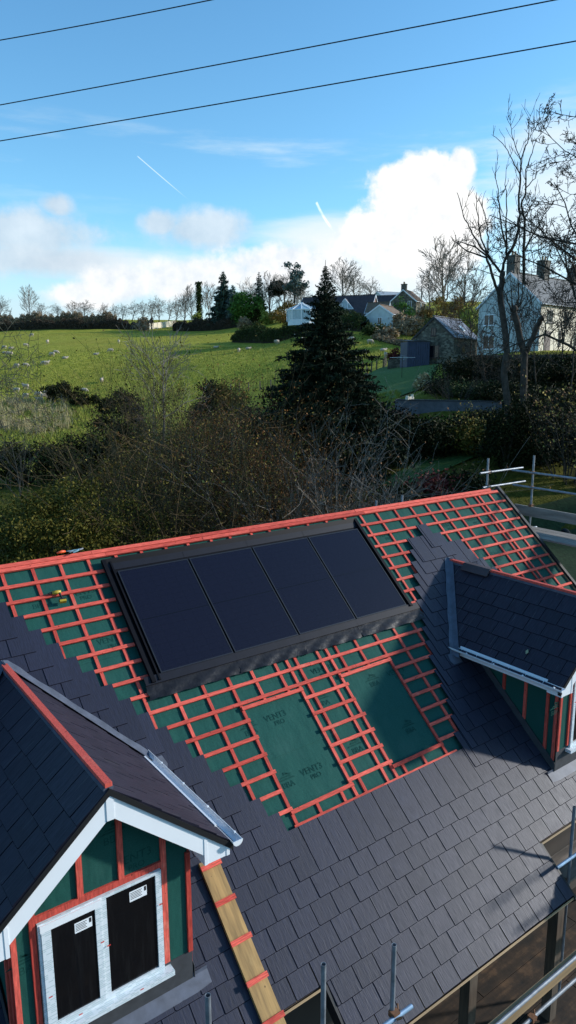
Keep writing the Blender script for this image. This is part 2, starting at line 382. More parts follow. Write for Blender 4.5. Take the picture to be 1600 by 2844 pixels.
# membrane laid in overlapping widths
mb = MB()
for v0 in (-2.62, -1.585, -.56, .46, 1.30):
    v1 = min(v0+1.15, 2.19)
    mb.add([(UL, v0, -.1035), (UR, v0, -.1035), (UR, v1, -.1085), (UL, v1, -.1085), (UL, v0, -.106), (UR, v0, -.106)], [(0, 1, 2, 3), (0, 4, 5, 1)])
membrane = roofpart('membrane', mb, 'membrane')
def text_mesh(txt, size, bold=0.):
    cu = bpy.data.curves.new('lettering', 'FONT'); cu.body = txt; cu.size = size; cu.align_x = 'CENTER'; cu.align_y = 'CENTER'; cu.offset = bold
    o = bpy.data.objects.new('lettering', cu); COL.objects.link(o); bpy.context.view_layer.update()
    me = bpy.data.meshes.new_from_object(o.evaluated_get(bpy.context.evaluated_depsgraph_get())); bpy.data.objects.remove(o); return me
T1, T2, T3 = text_mesh('VENT3', .125, .001), text_mesh('PRO', .09, .001), text_mesh('BBA', .11, .0)
def prints(P, spots):
    "printed marks of the membrane, one mesh: P maps (u, v) to the frame"
    mb = MB()
    for kind, u, v in spots:
        for me, du, dv in (((T1, 0, 0), (T2, .02, -.10)) if kind == 'V' else ((T3, 0, -.05),)):
            mb.add([P(u+du+p.co.x, v+dv+p.co.y) for p in me.vertices], [tuple(f.vertices) for f in me.polygons])
        if kind == 'B':
            for j in range(3):
                w, y0 = .15-.045*j, .02+j*.032
                mb.add([P(u-w+.02*j, v+y0), P(u+w, v+y0), P(u+w*.72, v+y0+.02), P(u-w*.72+.02*j, v+y0+.02)], [(0, 1, 2, 3)])
            mb.add([P(u-.005, v+.125), P(u+.11, v+.085), P(u+.10, v+.072), P(u-.02, v+.105)], [(0, 1, 2, 3)])
    return mb
spots = [('V', 1.39, -1.05), ('V', 1.53, -1.91), ('B', 3.29, -1.04), ('B', 3.44, -1.90), ('B', .93, -1.10), ('B', 1.10, -1.93), ('V', 3.80, -1.02), ('V', -.57, 1.56),
         ('V', -.45, .72), ('B', -1.20, 1.52), ('V', 5.42, 1.56), ('B', 6.05, 1.53), ('V', 7.15, 1.5), ('V', 7.97, 1.53), ('B', 8.42, 1.5), ('B', 2.25, -1.06), ('B', 2.38, -1.86), ('V', 2.5, -.60), ('V', 8.5, .6), ('V', 7.7, .62)]
for sp_ in spots: sub('print', prints(lambda u, v: (u, v, -.1015), [sp_]), 'membrane_print', membrane, fix=False)
# red battens, each its own
def batten(u0, u1, v, n0=-.080, n1=-.055, w=.049, name='batten', mat='batten', jit=.004):
    e = [rng.uniform(-jit, jit) for _ in range(2)]
    mb = MB().add([(u0, v-w+e[0], n0), (u1, v-w+e[1], n0), (u1, v+e[1], n0), (u0, v+e[0], n0), (u0, v-w+e[0], n1), (u1, v-w+e[1], n1), (u1, v+e[1], n1), (u0, v+e[0], n1)],
                  [(0, 3, 2, 1), (4, 5, 6, 7), (0, 1, 5, 4), (1, 2, 6, 5), (2, 3, 7, 6), (3, 0, 4, 7)])
    return roofpart(name, mb, mat)
for k in range(0, 17):
    e = -1.621+.1585*(k-1); l = e-.16
    r0 = uR0.get(k, 0); r1 = uR1.get(k, 0)
    if k == 0: batten(-3, -.10, vk(k)); batten(4.86, 9.33, vk(k))
    elif k <= 7: batten(l, -.165+rng.uniform(-.01, .01), vk(k)); batten(4.84+.012*k, r0+.09, vk(k))
    elif k == 8: batten(l, -.2, vk(k)); batten(4.99, r0+.09, vk(k))
    elif k <= 10: batten(l, 2.33 if k == 9 else 3.1, vk(k)); batten(2.335 if k == 9 else 3.105, r0+.09, vk(k))
    else:
        batten(l, .965+rng.uniform(-.02, .02), vk(k)); batten(1.945, 2.80+rng.uniform(-.03, .01), vk(k)+.03); batten(3.785, r0+.06, vk(k)+.02)
    if 1 <= k <= 12: batten(r1-.08, 9.335+rng.uniform(-.02, .02), vk(k))
batten(.885, 2.45, vk(17)+.03, w=.04); batten(2.455, 4.0, vk(17)+.03, w=.04)
for u0, u1, v in ((.93, 2.0, -.785), (2.735, 3.82, -.785), (.925, 2.005, -2.29), (2.76, 3.83, -2.30)): batten(u0, u1, v, w=.052, jit=.006)
# counter battens, rafter by rafter
def counter(u, v0, v1, w=.046): 
    e = rng.uniform(-.006, .006)
    mb = MB().add([(u-w/2, v0, -.105), (u+w/2, v0, -.105), (u+w/2+e, v1, -.105), (u-w/2+e, v1, -.105), (u-w/2, v0, -.0805), (u+w/2, v0, -.0805), (u+w/2+e, v1, -.0805), (u-w/2+e, v1, -.0805)],
                  [(0, 3, 2, 1), (4, 5, 6, 7), (0, 1, 5, 4), (1, 2, 6, 5), (2, 3, 7, 6), (3, 0, 4, 7)])
    return roofpart('counter_batten', mb, 'counter')
for u in (-1.97, -1.556, -1.139, -.741, -.33, .113, .534): counter(u, -2.30, 2.09)
counter(.945, -2.55, 2.09)
for u in (1.348, 1.775, 2.95, 3.365): counter(u, -.835, 2.09); counter(u, -2.54, -2.335)
for u in (1.985, 2.15, 2.575, 2.755, 3.815): counter(u, -2.55, -.15 if u in (1.985, 2.755) else 2.09)
for u in (4.25, 4.71, 5.098, 5.532, 6.024, 6.484, 6.917, 7.29, 7.658, 8.154, 8.503, 8.647, 9.01): counter(u, -2.4 if u < 5 else -1.2, 2.09)
# ridge boards: two lines of timber, butted lengths
for a, b in ((-3.2, -.05), (-.045, 1.62), (1.625, 2.55), (2.555, 5.2), (5.205, 9.3)):
    roofpart('ridge_board', MB().box(a, b, 2.075, 2.135, -.0795, -.048+rng.uniform(0, .006)), 'batten')
    roofpart('ridge_board', MB().box(a-.2 if a > -3 else a, b-.2, 2.139, 2.2, -.0795, -.040+rng.uniform(0, .006)), 'batten')
# gable verge: black strip with pale battens beside it
roofpart('verge', MB().box(9.385, 9.46, -4.15, 2.24, -.16, -.035), 'black_trim')
roofpart('verge_batten', MB().box(9.345, 9.368, -1.3, 2.15, -.102, -.075), 'timber_x')
roofpart('porch_verge', MB().box(.345, .38, -4.955, -4.14, -.20, -.036), 'black_trim')
roofpart('porch_verge', MB().box(4.424, 4.458, -4.955, -4.14, -.20, -.036), 'black_trim')
roofpart('eaves_board', MB().box(UL, .34, -4.165, -4.14, -.16, -.052), 'timber_x')
roofpart('eaves_board', MB().box(4.462, UR, -4.165, -4.14, -.16, -.052), 'timber_x')
roofpart('eaves_board', MB().box(.385, 4.42, -4.93, -4.905, -.16, -.052), 'timber_x')
roofpart('sarking', MB().box(.36, 4.44, -4.9, -3.9, -.16, -.112), 'oak')
roofpart('sarking', MB().box(UL, UR, -4.13, -2.60, -.16, -.114), 'oak')
# walls, rear slope, porch posts
ry = 1.69+.03; rz = 1.36; ey = 6.9; ez = rz-(ey-ry)*TS
hpart('rear_roof', MB().prism([(UL, ry, rz), (UL, ey, ez), (UL, ey, ez-.1), (UL, ry, rz-.1)], (0, 0, 0), (UR-UL, 0, 0)), 'roof_slate')
wf = -2.3
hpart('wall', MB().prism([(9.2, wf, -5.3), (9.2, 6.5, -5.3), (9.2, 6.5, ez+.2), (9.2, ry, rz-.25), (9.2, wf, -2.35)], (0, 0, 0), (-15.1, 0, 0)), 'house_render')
for x in (2.33, 4.22): hpart('porch_post', MB().box(x-.075, x+.075, -3.63, -3.48, -5.25, -3.32), 'oak')
# panel flashing tray
tr = roofpart('flashing_tray', MB().box(-.165, 4.86, -.06, 1.965, -.053, -.046), 'tray')
mb = MB()
mb.box(-.17, -.115, -.10, 1.965, -.045, .012); mb.box(-.06, -.035, -.09, 1.93, -.045, .004); mb.box(4.81, 4.87, -.04, 1.965, -.045, .012)
mb.add([(-.17, 1.90, -.02), (4.87, 1.90, -.02), (4.87, 1.975, .018), (-.17, 1.975, .018), (-.17, 1.99, -.04), (4.87, 1.99, -.04)], [(0, 1, 2, 3), (3, 2, 5, 4), (0, 3, 4), (1, 5, 2)])
sub('side_channel', mb, 'tray', tr)
mb = MB()
for i, (a, b) in enumerate(((-.165, 1.145), (1.15, 2.345), (2.35, 3.54), (3.545, 4.86))):
    mb.add([(a, 1.80, -.040), (b, 1.80, -.040), (b, 1.905, -.018), (a, 1.905, -.018)], [(0, 1, 2, 3)])
sub('top_flashing', mb, 'tray_strip', tr, fix=False)
for i, (a, b) in enumerate(((-.27, 1.19), (1.165, 2.38), (2.355, 3.56), (3.535, 5.02))):
    mb = MB(); N_ = 26
    mb.add([(a+.01, -.115, -.018), (b-.01, -.115, -.018), (b-.01, .005, -.006), (a+.01, .005, -.006)], [(0, 1, 2, 3)])
    mb.add([(a+.01, -.115, -.018), (b-.01, -.115, -.018), (b-.01, -.115, -.034), (a+.01, -.115, -.034)], [(0, 1, 2, 3)])
    sub('apron_strip', mb, 'tray_strip', tr, fix=False)
    mb = MB(); M_ = 9
    for j in range(M_):
        for q in range(N_):
            t = q/(N_-1); w = j/(M_-1)
            mb.v.append((a+(b-a)*t+(.012*math.sin(j*1.3+i) if q in (0, N_-1) else 0), -.112-.205*w+.006*math.sin(t*23+i*2)*w,
                         -.040+.004*i % .008+.007*math.sin(t*19+w*5+i*3)*w+.006*math.sin(t*47-w*9+i)*(.3+w)+rng.uniform(-.002, .002)))
    mb.f = [(j*N_+q, j*N_+q+1, (j+1)*N_+q+1, (j+1)*N_+q) for j in range(M_-1) for q in range(N_-1)]
    sub('skirt', mb, 'skirt', tr, smooth=True, fix=False)
# ---- solar panels
def make_panel():
    t = thing('solar_panel', 'x', 'solar panel', (0, 0, 0), 0, 'black solar panels set into the roof'); t.rotation_euler = (s, 0, 0)
    w, h, f = 1.164, 1.74, .018
    mb = MB(); mb.box(0, w, 0, f, -.04, .004); mb.box(0, w, h-f, h, -.04, .004); mb.box(0, f, f, h-f, -.04, .004); mb.box(w-f, w, f, h-f, -.04, .004)
    obj('frame', mb, 'panel_frame', t); obj('glass', MB().box(f, w-f, f, h-f, -.03, .0005), 'solar_glass', t); return t
sp0 = make_panel()
plab = ['black solar panel nearest the yellow drill, leftmost of the four', 'black solar panel second from the left in the row of four', 'black solar panel third from the left, above the right roof opening side', 'black solar panel nearest the small lead valley and right dormer, rightmost of four']
for i in range(4):
    o = sp0 if i == 0 else copy_tree(sp0)
    o.location = RP(i*1.194, 0, 0); o['label'] = plab[i]

# ---- gabled dormers
# protective film printed with small marks
m, nt, b = newmat('tape'); v = coords(nt); sxx = nd(nt, 'ShaderNodeSeparateXYZ'); lk(nt, v, sxx.inputs[0])
zy = math_(nt, 'ADD', sxx.outputs[2], sxx.outputs[1]); zz = math_(nt, 'FRACT', math_(nt, 'MULTIPLY', zy, 52)); cell = nd(nt, 'ShaderNodeTexWhiteNoise', noise_dimensions='3D')
mp = nd(nt, 'ShaderNodeVectorMath', operation='MULTIPLY'); mp.inputs[1].default_value = (24, 3, 52); cv = nd(nt, 'ShaderNodeCombineXYZ'); lk(nt, sxx.outputs[0], cv.inputs[0]); lk(nt, zy, cv.inputs[2]); lk(nt, cv.outputs[0], mp.inputs[0])
fl = nd(nt, 'ShaderNodeVectorMath', operation='FLOOR'); lk(nt, mp.outputs[0], fl.inputs[0]); lk(nt, fl.outputs[0], cell.inputs['Vector'])
mk = math_(nt, 'MULTIPLY', math_(nt, 'GREATER_THAN', zz, .48), math_(nt, 'GREATER_THAN', cell.outputs['Value'], .42))
lk(nt, mix(nt, math_(nt, 'MULTIPLY', mk, .42), (.66, .71, .74), (.18, .32, .32)), b.inputs['Base Color']); b.inputs['Roughness'].default_value = .35; MATS['tape'] = m
HWD, ZR, YF, YW = .875, .42, -2.80, -2.56
SL = .869; ang = math.atan(SL); ca, sa = math.cos(ang), math.sin(ang)
def yv(z): return (z+.053)/TS                       # where height z meets the main roof
def dormer(c, g, which):
    X = lambda r: c+g*r
    # membrane-covered walls
    body = MB().prism([(c-HWD+.024, 0, -2.42), (c+HWD-.024, 0, -2.42), (c+HWD-.024, 0, ZR-.08-SL*HWD), (c, 0, ZR-.06), (c-HWD+.024, 0, ZR-.08-SL*HWD)], (0, YW, 0), (0, .45, 0))
    d = hpart('dormer', body, 'membrane')
    d['label'] = which
    # slates on both slopes
    eo = 1.25; ln = eo/ca
    for side in (-1, 1):
        def P(u, v, n): # u along y, v uphill from eave, n outwards
            o = eo-v*ca; return Vector((c+side*(o+(n+.04)*sa), u, ZR-SL*(eo-v*ca)+(n+.04)*ca))
        rws = []
        for k in range(8):
            tail = -.03+k*G; head = min(tail+L0, ln-.005)
            if head-tail < .15: continue
            zt = ZR-SL*(eo-(tail+.1)*ca); ye = yv(zt)+.10
            rws.append((head, [(YF, ye)], YF+(k % 2)*W/2, head-tail))
        mb = MB()
        slates(mb, rws, P)
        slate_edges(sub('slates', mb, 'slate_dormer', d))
        # black verge, white bargeboard, box end
        y0 = YF
        q = lambda o, dz: Vector((c+side*o, 0, ZR-SL*o+dz))
        sub('verge', MB().prism([q(0, -.008), q(1.27, -.008), q(1.27, -.075), q(0, -.075)], (0, y0-.004, 0), (0, y0+.05, 0)), 'black_trim', d)
        mb = MB().prism([q(.002, -.055), q(1.23, -.055), Vector((c+side*1.23, 0, -.80)), Vector((c+side*.94, 0, -.80)), q(.94, -.29), q(.002, -.29)], (0, y0+.012, 0), (0, y0+.032, 0))
        mb.prism([q(.94, -.05), q(1.23, -.055), Vector((c+side*1.23, 0, -.80)), Vector((c+side*.94, 0, -.80))], (0, y0+.0325, 0), (0, y0+.26, 0))
        mb.box(min(X(0)+side*.94, X(0)+side*.975), max(X(0)+side*.94, X(0)+side*.975), y0+.006, y0+.0118, -.80, -.385-.12)
        mb.box(min(c+side*1.195, c+side*1.233), max(c+side*1.195, c+side*1.233), y0+.006, y0+.0118, -.80, -.70)
        if side == 1: mb.box(c-.035, c+.035, y0+.004, y0+.0118, .10, .345)
        sub('bargeboard', mb, 'upvc', d)
        ybk = yv(-.75)-.05
        mb = MB().box(min(c+side*1.21, c+side*1.232), max(c+side*1.21, c+side*1.232), y0+.262, ybk, -.77, -.60)
        mb.box(min(c+side*.88, c+side*1.2095), max(c+side*.88, c+side*1.2095), y0+.262, ybk-.03, -.77, -.757)
        sub('fascia', mb, 'upvc', d)
        # half-round gutter
        mb = MB(); n = 9; gx, gz, gr = c+side*1.292, -.632, .056; ya, yb = y0-.055, yv(-.66)+.03
        for rr in (gr, gr-.005):
            for yy in (ya, yb):
                for j in range(n): t = PI+PI*j/(n-1); mb.v.append((gx+rr*math.cos(t), yy, gz+rr*math.sin(t)))
        for a0 in (0, 2*n):
            for j in range(n-1): mb.f.append((a0+j, a0+j+1, a0+n+j+1, a0+n+j))
        for e in (0, n):
            for j in range(n-1): mb.f.append((e+j, e+j+1, 2*n+e+j+1, 2*n+e+j))
        for j in (0, n-1): mb.f.append((j, n+j, 3*n+j, 2*n+j))
        cap = [Vector((gx+(gr+.003)*math.cos(PI+PI*j/(n-1)), 0, gz+(gr+.003)*math.sin(PI+PI*j/(n-1)))) for j in range(n)]
        mb.prism(cap, (0, ya-.006, 0), (0, ya+.002, 0))
        for j in range(4):
            yy = ya+.12+j*.55
            if yy < yb-.1: mb.box(gx+side*.045-.008, gx+side*.045+.012, yy, yy+.022, gz-.006, gz+.010)
        sub('gutter', mb, 'upvc', d)
        # lead valley: strip dressed on to both slopes
        NRM = Vector((0, -sn, cs)); DN = Vector((side*sa, 0, ca)); mb = MB(); rows_ = 14
        for i in range(rows_+1):
            o = -.03+(1.36+.03)*i/rows_; z = ZR-SL*o; y = yv(z)
            p = Vector((c+side*o, y, z)); wv = .004*math.sin(i*2.1)
            a = Vector((p.x+side*(.10+.01*math.sin(i*1.7)), y, z))+NRM*(.022+wv); b_ = p+NRM*.02+DN*.03; cc_ = Vector((p.x, y-.15, z))+DN*.034
            b2 = Vector((p.x, y-.05, z))+DN*.036
            mb.v += [tuple(a), tuple(b_), tuple(b2), tuple(cc_)]
        for i in range(rows_):
            for j in range(3): mb.f.append((i*4+j, i*4+j+1, i*4+4+j+1, i*4+4+j))
        o = 1.36; z = ZR-SL*o; y = yv(z)                              # soaker lapping out on the slates
        mb.add([Vector((c+side*(o-.1), y+.04, z+.04*TS))+NRM*.024, Vector((c+side*(o+.12), y+.04, z+.04*TS))+NRM*.024, Vector((c+side*(o+.15), y-.05, z-.05*TS))+NRM*.024, Vector((c+side*(o+.12), y-.11, z-.11*TS))+NRM*.024, Vector((c+side*(o-.1), y-.11, z-.11*TS))+NRM*.024], [(0, 1, 2, 3, 4)])
        sub('valley_lead', mb, 'lead', d, smooth=False, fix=False)
        # cheek: membrane, battens, lead along the roof
        xw = c+side*HWD
        sub('cheek', MB().prism([(xw, YW+.02, -2.35), (xw, -1.0, -1.0), (xw, -.60, -.60), (xw, YW+.02, -.60)], (0, 0, 0), (-side*.02, 0, 0)), 'membrane', d)
        for yy in (-1.53, -1.95, -2.36, -2.515):
            zb = yy*TS+.10
            sub('red_batten', MB().box(min(xw+side*.001, xw+side*.026), max(xw+side*.001, xw+side*.026), yy-.025, yy+.025, zb, -.74), 'red_post', d)
        sub('lead_flashing', MB().prism([(xw, YW-.012, YW*TS-.05), (xw, -.82, -.82*TS-.05), (xw, -.82, -.82*TS+.10), (xw, YW-.012, YW*TS+.115)], (side*.027, 0, 0), (side*.033, 0, 0)), 'lead_dark', d)
    # ridge timber on a pale roll
    sub('ridge_roll', MB().box(c-.046, c+.046, YF+.02, yv(ZR)-.02, ZR-.035, ZR+.004), 'lead', d)
    sub('ridge_timber', MB().box(c-.034, c+.034, YF+.01, yv(ZR)-.08, ZR+.0045, ZR+.045), 'red_post', d)
    # battens of the front
    def fb(a, b_, z0, z1): 
        x0, x1 = sorted((X(a), X(b_))); sub('red_batten', MB().box(x0, x1, YW-.026, YW-.001, z0, z1), 'red_post', d)
    roofz = lambda r: ZR-.13-SL*abs(r)
    fb(.566, .622, -1.885, roofz(.62)-.02); fb(.838, .888, -1.90, -.74); fb(-.719, -.666, -2.05, roofz(.72)-.02); fb(-.888, -.838, -2.05, -.74)
    fb(-.665, .565, -.768, -.705); fb(-.274, -.217, -.704, roofz(.25)); fb(.126, .182, -.704, roofz(.16))
    pr = [('B', .10, -.22), ('B', -.80, -1.15), ('V', .30, -.55)]
    for sp_ in pr: sub('print', prints(lambda u, v: (c+g*u if g > 0 else c-.2+u, YW-.0008, v), [sp_]), 'membrane_print', d, fix=False)
    # lead below the window, apron on the slates
    sub('lead_upstand', MB().box(c-.885, c+.885, YW-.008, YW-.0005, -2.30, -1.905), 'lead_dark', d)
    mb = MB(); nseg = 12
    for i in range(nseg+1):
        x = c-1.06+2.12*i/nseg
        for j, (v, n_) in enumerate(((-3.372, .012), (-3.40, -.016), (-3.555, -.022+.002*math.sin(i*2.3)))): mb.v.append(tuple(RP(x, v+(.02 if i in (0, nseg) and j == 2 else 0), n_)))
    for i in range(nseg):
        for j in range(2): mb.f.append((i*3+j, i*3+j+1, i*3+3+j+1, i*3+3+j))
    sub('lead_apron', mb, 'lead', d, fix=False)
    # window
    def bx(mb, a, b_, y0, y1, z0, z1): x0, x1 = sorted((X(a), X(b_))); return mb.box(x0, x1, y0, y1, z0, z1)
    mb = MB(); yf = YW-.045
    bx(mb, -.655, -.60, yf, YW-.001, -1.93, -.78); bx(mb, .49, .552, yf, YW-.001, -1.93, -.78); bx(mb, -.6, .49, yf, YW-.001, -.812, -.78); bx(mb, -.6, .49, yf, YW-.001, -1.93, -1.865)
    bx(mb, -.075, -.017, yf, YW-.001, -1.865, -.812)
    wn = hpart('window', mb, 'tape')
    mb = MB(); ys = YW-.062
    bx(mb, -.63, -.545, ys, yf-.001, -1.90, -.86); bx(mb, -.135, -.08, ys, yf-.001, -1.90, -.86); bx(mb, -.545, -.135, ys, yf-.001, -1.90, -1.838)
    sub('sash', mb, 'tape', wn)
    mb = MB(); bx(mb, -.64, -.075, ys-.004, yf-.001, -.859, -.79); sub('sash_head', mb, 'upvc', wn)
    mb = MB(); bx(mb, -.545, -.135, YW-.05, YW-.02, -1.838, -.859); sub('pane', mb, 'window_glass', wn)
    mb = MB(); bx(mb, -.017, .49, YW-.03, YW-.01, -1.865, -.812); sub('pane', mb, 'window_glass', wn)
    mb = MB(); bx(mb, -.70, .63, YW-.11, YW-.0005, -1.985, -1.931); sub('sill', mb, 'tape', wn)
    for a, b_, y in ((-.33, -.165, YW-.0505), (.22, .40, YW-.0305)):
        mb = MB(); bx(mb, a, b_, y-.001, y, -1.03 if a < 0 else -.99, -.925 if a < 0 else -.88); st = sub('sticker', mb, 'paper', wn)
        z1 = -.925 if a < 0 else -.88
        mb = MB(); bx(mb, b_-.028, b_-.006, y-.002, y-.001, z1-.055, z1-.008)
        for r in range(5): bx(mb, a+.01, b_-.05-.012*(r % 2), y-.002, y-.001, z1-.022-.016*r, z1-.016-.016*r)
        sub('print', mb, 'ink', wn)
    mb = MB()
    for a, z in ((-.61, -1.55), (-.10, -1.25), (-.04, -1.32), (.51, -1.15), (-.35, -1.90), (.25, -1.945)): bx(mb, a, a+.035, YW-.1105 if z < -1.93 else ys-.0012, (YW-.1105 if z < -1.93 else ys-.0012)+.001, z, z+.012)
    sub('tape_mark', mb, 'tape_red', wn)
dormer(-1.90, 1, 'left dormer with lit brown-grey slope and double window')
dormer(6.425, -1, 'right dormer with dark shaded slate slope and lead valley')

# ---- loose things on the roof
t = thing('cordless_drill', 'yellow and black cordless drill lying across a batten left of the panels', 'drill', RP(-.94, 1.50, -.03)); 
o = t; t.rotation_euler = (s, 0, R_(-6)); t.scale = (.8, .8, .8)
mb = MB().tube([(-.10, .10, .02), (-.02, .10, .02), (.05, .10, .02)], [.03, .034, .03], 10); obj('motor_body', mb, 'yellow', t, smooth=True)
obj('chuck', MB().tube([(-.10, .10, .02), (-.15, .095, .02), (-.175, .092, .02), (-.25, .088, .02)], [.024, .02, .006, .005], 8), 'black_trim', t)
obj('handle', MB().tube([(.02, .08, .02), (.035, 0, .02), (.045, -.06, .02)], [.022, .018, .022], 8), 'black_trim', t)
obj('battery', MB().box(-.01, .10, -.115, -.055, -.02, .05), 'yellow', t); obj('base', MB().box(-.015, .105, -.075, -.05, -.025, .055), 'black_trim', t)
t = thing('trowel', 'orange handled tool lying on the red ridge boards', 'tool', RP(-.66, 2.21, -.02), R_(10))
obj('handle', MB().tube([(-.10, 0, .03), (-.02, 0, .035), (.03, 0, .03)], [.014, .022, .014], 8), 'orange', t, smooth=True); obj('blade', MB().prism([(.03, -.012, .03), (.10, -.04, .02), (.2, 0, .02), (.10, .04, .02)], (0, 0, 0), (0, 0, .003)), 'galv', t)
t = thing('tin_snips', 'blue-grey tool beside the orange handled one on the ridge', 'tool', RP(-.46, 2.20, -.02), R_(25))
obj('handle', MB().tube([(-.10, -.02, .02), (-.03, -.03, .03), (.04, 0, .03)], .012, 6), 'steel_blue', t); obj('handle', MB().tube([(-.10, .05, .02), (-.03, .04, .03), (.04, 0, .03)], .012, 6), 'steel_blue', t); obj('jaw', MB().prism([(.04, -.015, .02), (.13, 0, .02), (.04, .015, .02)], (0, 0, 0), (0, 0, .02)), 'galv', t)
mb = MB().prism([(-.02, 0, -.05), (.075, 0, -.15), (.10, 0, -.135), (.005, 0, -.03), (-.005, 0, -.03), (-.10, 0, -.135), (-.085, 0, -.155)][:], (0, 0, 0), (0, .01, 0))
prof = [(-.15, -.085), (-.05, .03), (.05, .03), (.15, -.085), (.137, -.10), (.043, .010), (-.043, .010), (-.137, -.10)]
mb = MB().prism([(x, 0, z) for x, z in prof], (0, -.30, 0), (0, .30, 0))
tag(obj('ridge_tile', mb, 'roof_dark', None, (6.425, -.19, ZR+.028)), 'single dark angled ridge tile sitting on the right dormer ridge', 'ridge tile')
mb = MB().add([(-.04, 0, 0), (0, -.03, .004), (.05, .005, .006), (.01, .03, .003)], [(0, 1, 2, 3)]).add([(-.04, 0, .004), (0, -.03, .008), (.05, .005, .010), (.01, .03, .007)], [(0, 1, 2, 3)])
o = .98; tag(obj('fallen_leaf', mb, 'dry_leaf', None, (6.425-o-.02, -2.0, ZR-SL*o+.045), (0, -ang, 0)), 'pale fallen leaf lying on the dark right dormer slates', 'leaf')
# roof ladder made from a plank
t = thing('roof_ladder', 'sawn timber plank with red cross battens laid down the slates as a ladder', 'roof ladder', RP(-.39, -3.4, 0)); t.rotation_euler = (s, 0, 0)
obj('plank', MB().box(-.12, .12, -1.35, .98, -.012, .028), 'timber', t)
for v in (-2.494, -2.898, -3.324, -3.737, -4.134, -4.52): obj('rung', MB().box(-.135+rng.uniform(-.01, .01), .135, v+3.4-.028, v+3.4+.028, .0285, .052), 'batten', t)

# ================================================================== SCAFFOLD
def tubes(name, parent, segs, mat='galv', r=.0242):
    for a, b_ in segs:
        d = (Vector(b_)-Vector(a)).normalized(); mb = MB().tube([a, b_], r, 12, cap=False)
        mb.tube([a, b_], r-.004, 12, cap=False)
        k = len(mb.v)//2
        for e in (0, 12): mb.f += [(e+j, e+(j+1) % 12, k+e+(j+1) % 12, k+e+j) for j in range(12)]
        obj(name, mb, mat, parent, smooth=False)
def couplers(parent, pts):
    for p in pts:
        p = Vector(p); mb = MB().box(p.x-.042, p.x+.042, p.y-.042, p.y+.042, p.z-.032, p.z+.032); mb.tube([p+Vector((-.03, -.06, 0)), p+Vector((.02, -.085, .015))], .012, 6); mb.tube([p+Vector((.05, 0, .02)), p+Vector((.075, .03, .05))], .010, 6)
        obj('coupler', mb, 'rust', parent)
E0 = Vector((10.2, 1.0, -5.2)); sc1 = thing('scaffold', 'galvanised scaffold with guard rails and toe boards at the right gable end of the roof', 'scaffold', E0)
def W2(e, *p): return [tuple(Vector(q)-e for q in sg) for sg in p]
tubes('pole', sc1, W2(E0, ((9.68, 2.22, -5.2), (9.68, 2.22, 2.0)), ((10.5, 1.55, -5.2), (10.5, 1.55, 2.07)), ((10.5, -1.6, -5.2), (10.5, -1.6, 2.07)), ((7.03, 3.2, -5.2), (7.03, 3.2, 1.15)), ((7.86, 3.2, -5.2), (7.86, 3.2, 1.18))))
tubes('guard_rail', sc1, W2(E0, ((9.34, 2.17, 1.68), (10.97, 2.17, 1.68)), ((9.47, 2.17, 1.33), (11.1, 2.17, 1.33)), ((10.45, 2.1, 1.67), (10.45, -2.2, 1.66)), ((10.45, 2.05, 1.32), (10.45, -2.2, 1.31))))
tubes('ledger', sc1, W2(E0, ((9.5, 1.5, .34), (10.7, 1.5, .34)), ((9.5, -1.55, .34), (10.7, -1.55, .34)), ((6.5, 3.25, -.4), (10.5, 3.25, -.4))))
couplers(sc1, [Vector(p)-E0 for p in ((9.68, 2.195, 1.68), (9.68, 2.195, 1.33), (10.475, 1.55, 1.67), (10.475, 1.55, 1.32), (10.5, 1.55, .88))])
for i in range(4): obj('board', MB().box(-.7+i*.235, -.475+i*.235, -3.2, .95+.05*(i % 2), 5.57, 5.607), 'board_y', sc1)
obj('toe_board', MB().box(.262, .30, -3.2, .98, 5.82, 6.06), 'board_y', sc1); obj('toe_board', MB().box(-.72, .24, .99, 1.03, 5.82, 6.05), 'timber_x', sc1)
E1 = Vector((2, -4.2, -5.2)); sc2 = thing('scaffold', 'galvanised scaffold poles, tubes and boards along the front eaves at the bottom of the roof', 'scaffold', E1)
tubes('pole', sc2, W2(E1, ((-.545, -4.15, -5.2), (-.545, -4.15, -1.14)), ((.345, -4.15, -5.2), (.345, -4.15, -1.43)), ((-1.72, -4.15, -5.2), (-1.72, -4.15, -.75)), ((4.70, -3.42, -5.2), (4.70, -3.42, -2.08))))
tubes('ledger', sc2, W2(E1, ((-.15, -4.21, -2.20), (.56, -4.21, -2.22))), 'blue_tube')
tubes('guard_rail', sc2, W2(E1, ((1.2, -4.2, -3.40), (6.5, -4.2, -3.40)), ((2.45, -4.2, -3.76), (6.5, -4.2, -3.76))))
tubes('transom', sc2, W2(E1, ((4.3, -3.46, -2.86), (5.3, -3.46, -2.86))), 'blue_tube')
tubes('guard_rail', sc2, W2(E1, ((5.6, -4.6, -1.85), (12, -4.6, -1.85)), ((5.2, -4.6, -2.35), (12, -4.6, -2.35))))
couplers(sc2, [Vector(p)-E1 for p in ((.345, -4.18, -2.20), (2.75, -4.2, -3.76))])
obj('toe_board', MB().box(-.25, 4.4, .055, .095, 1.53, 1.755), 'timber_x', sc2)
obj('board', MB().box(2.60, 4.6, .10, .33, 2.27, 2.31), 'board', sc2); obj('board', MB().box(2.66, 4.6, .35, .58, 2.27, 2.31), 'board', sc2)
obj('board', MB().box(2.7, 4.6, .75, .98, 1.90, 1.94), 'board', sc2); obj('board', MB().box(2.6, 4.6, .99, 1.22, 1.90, 1.94), 'board', sc2)

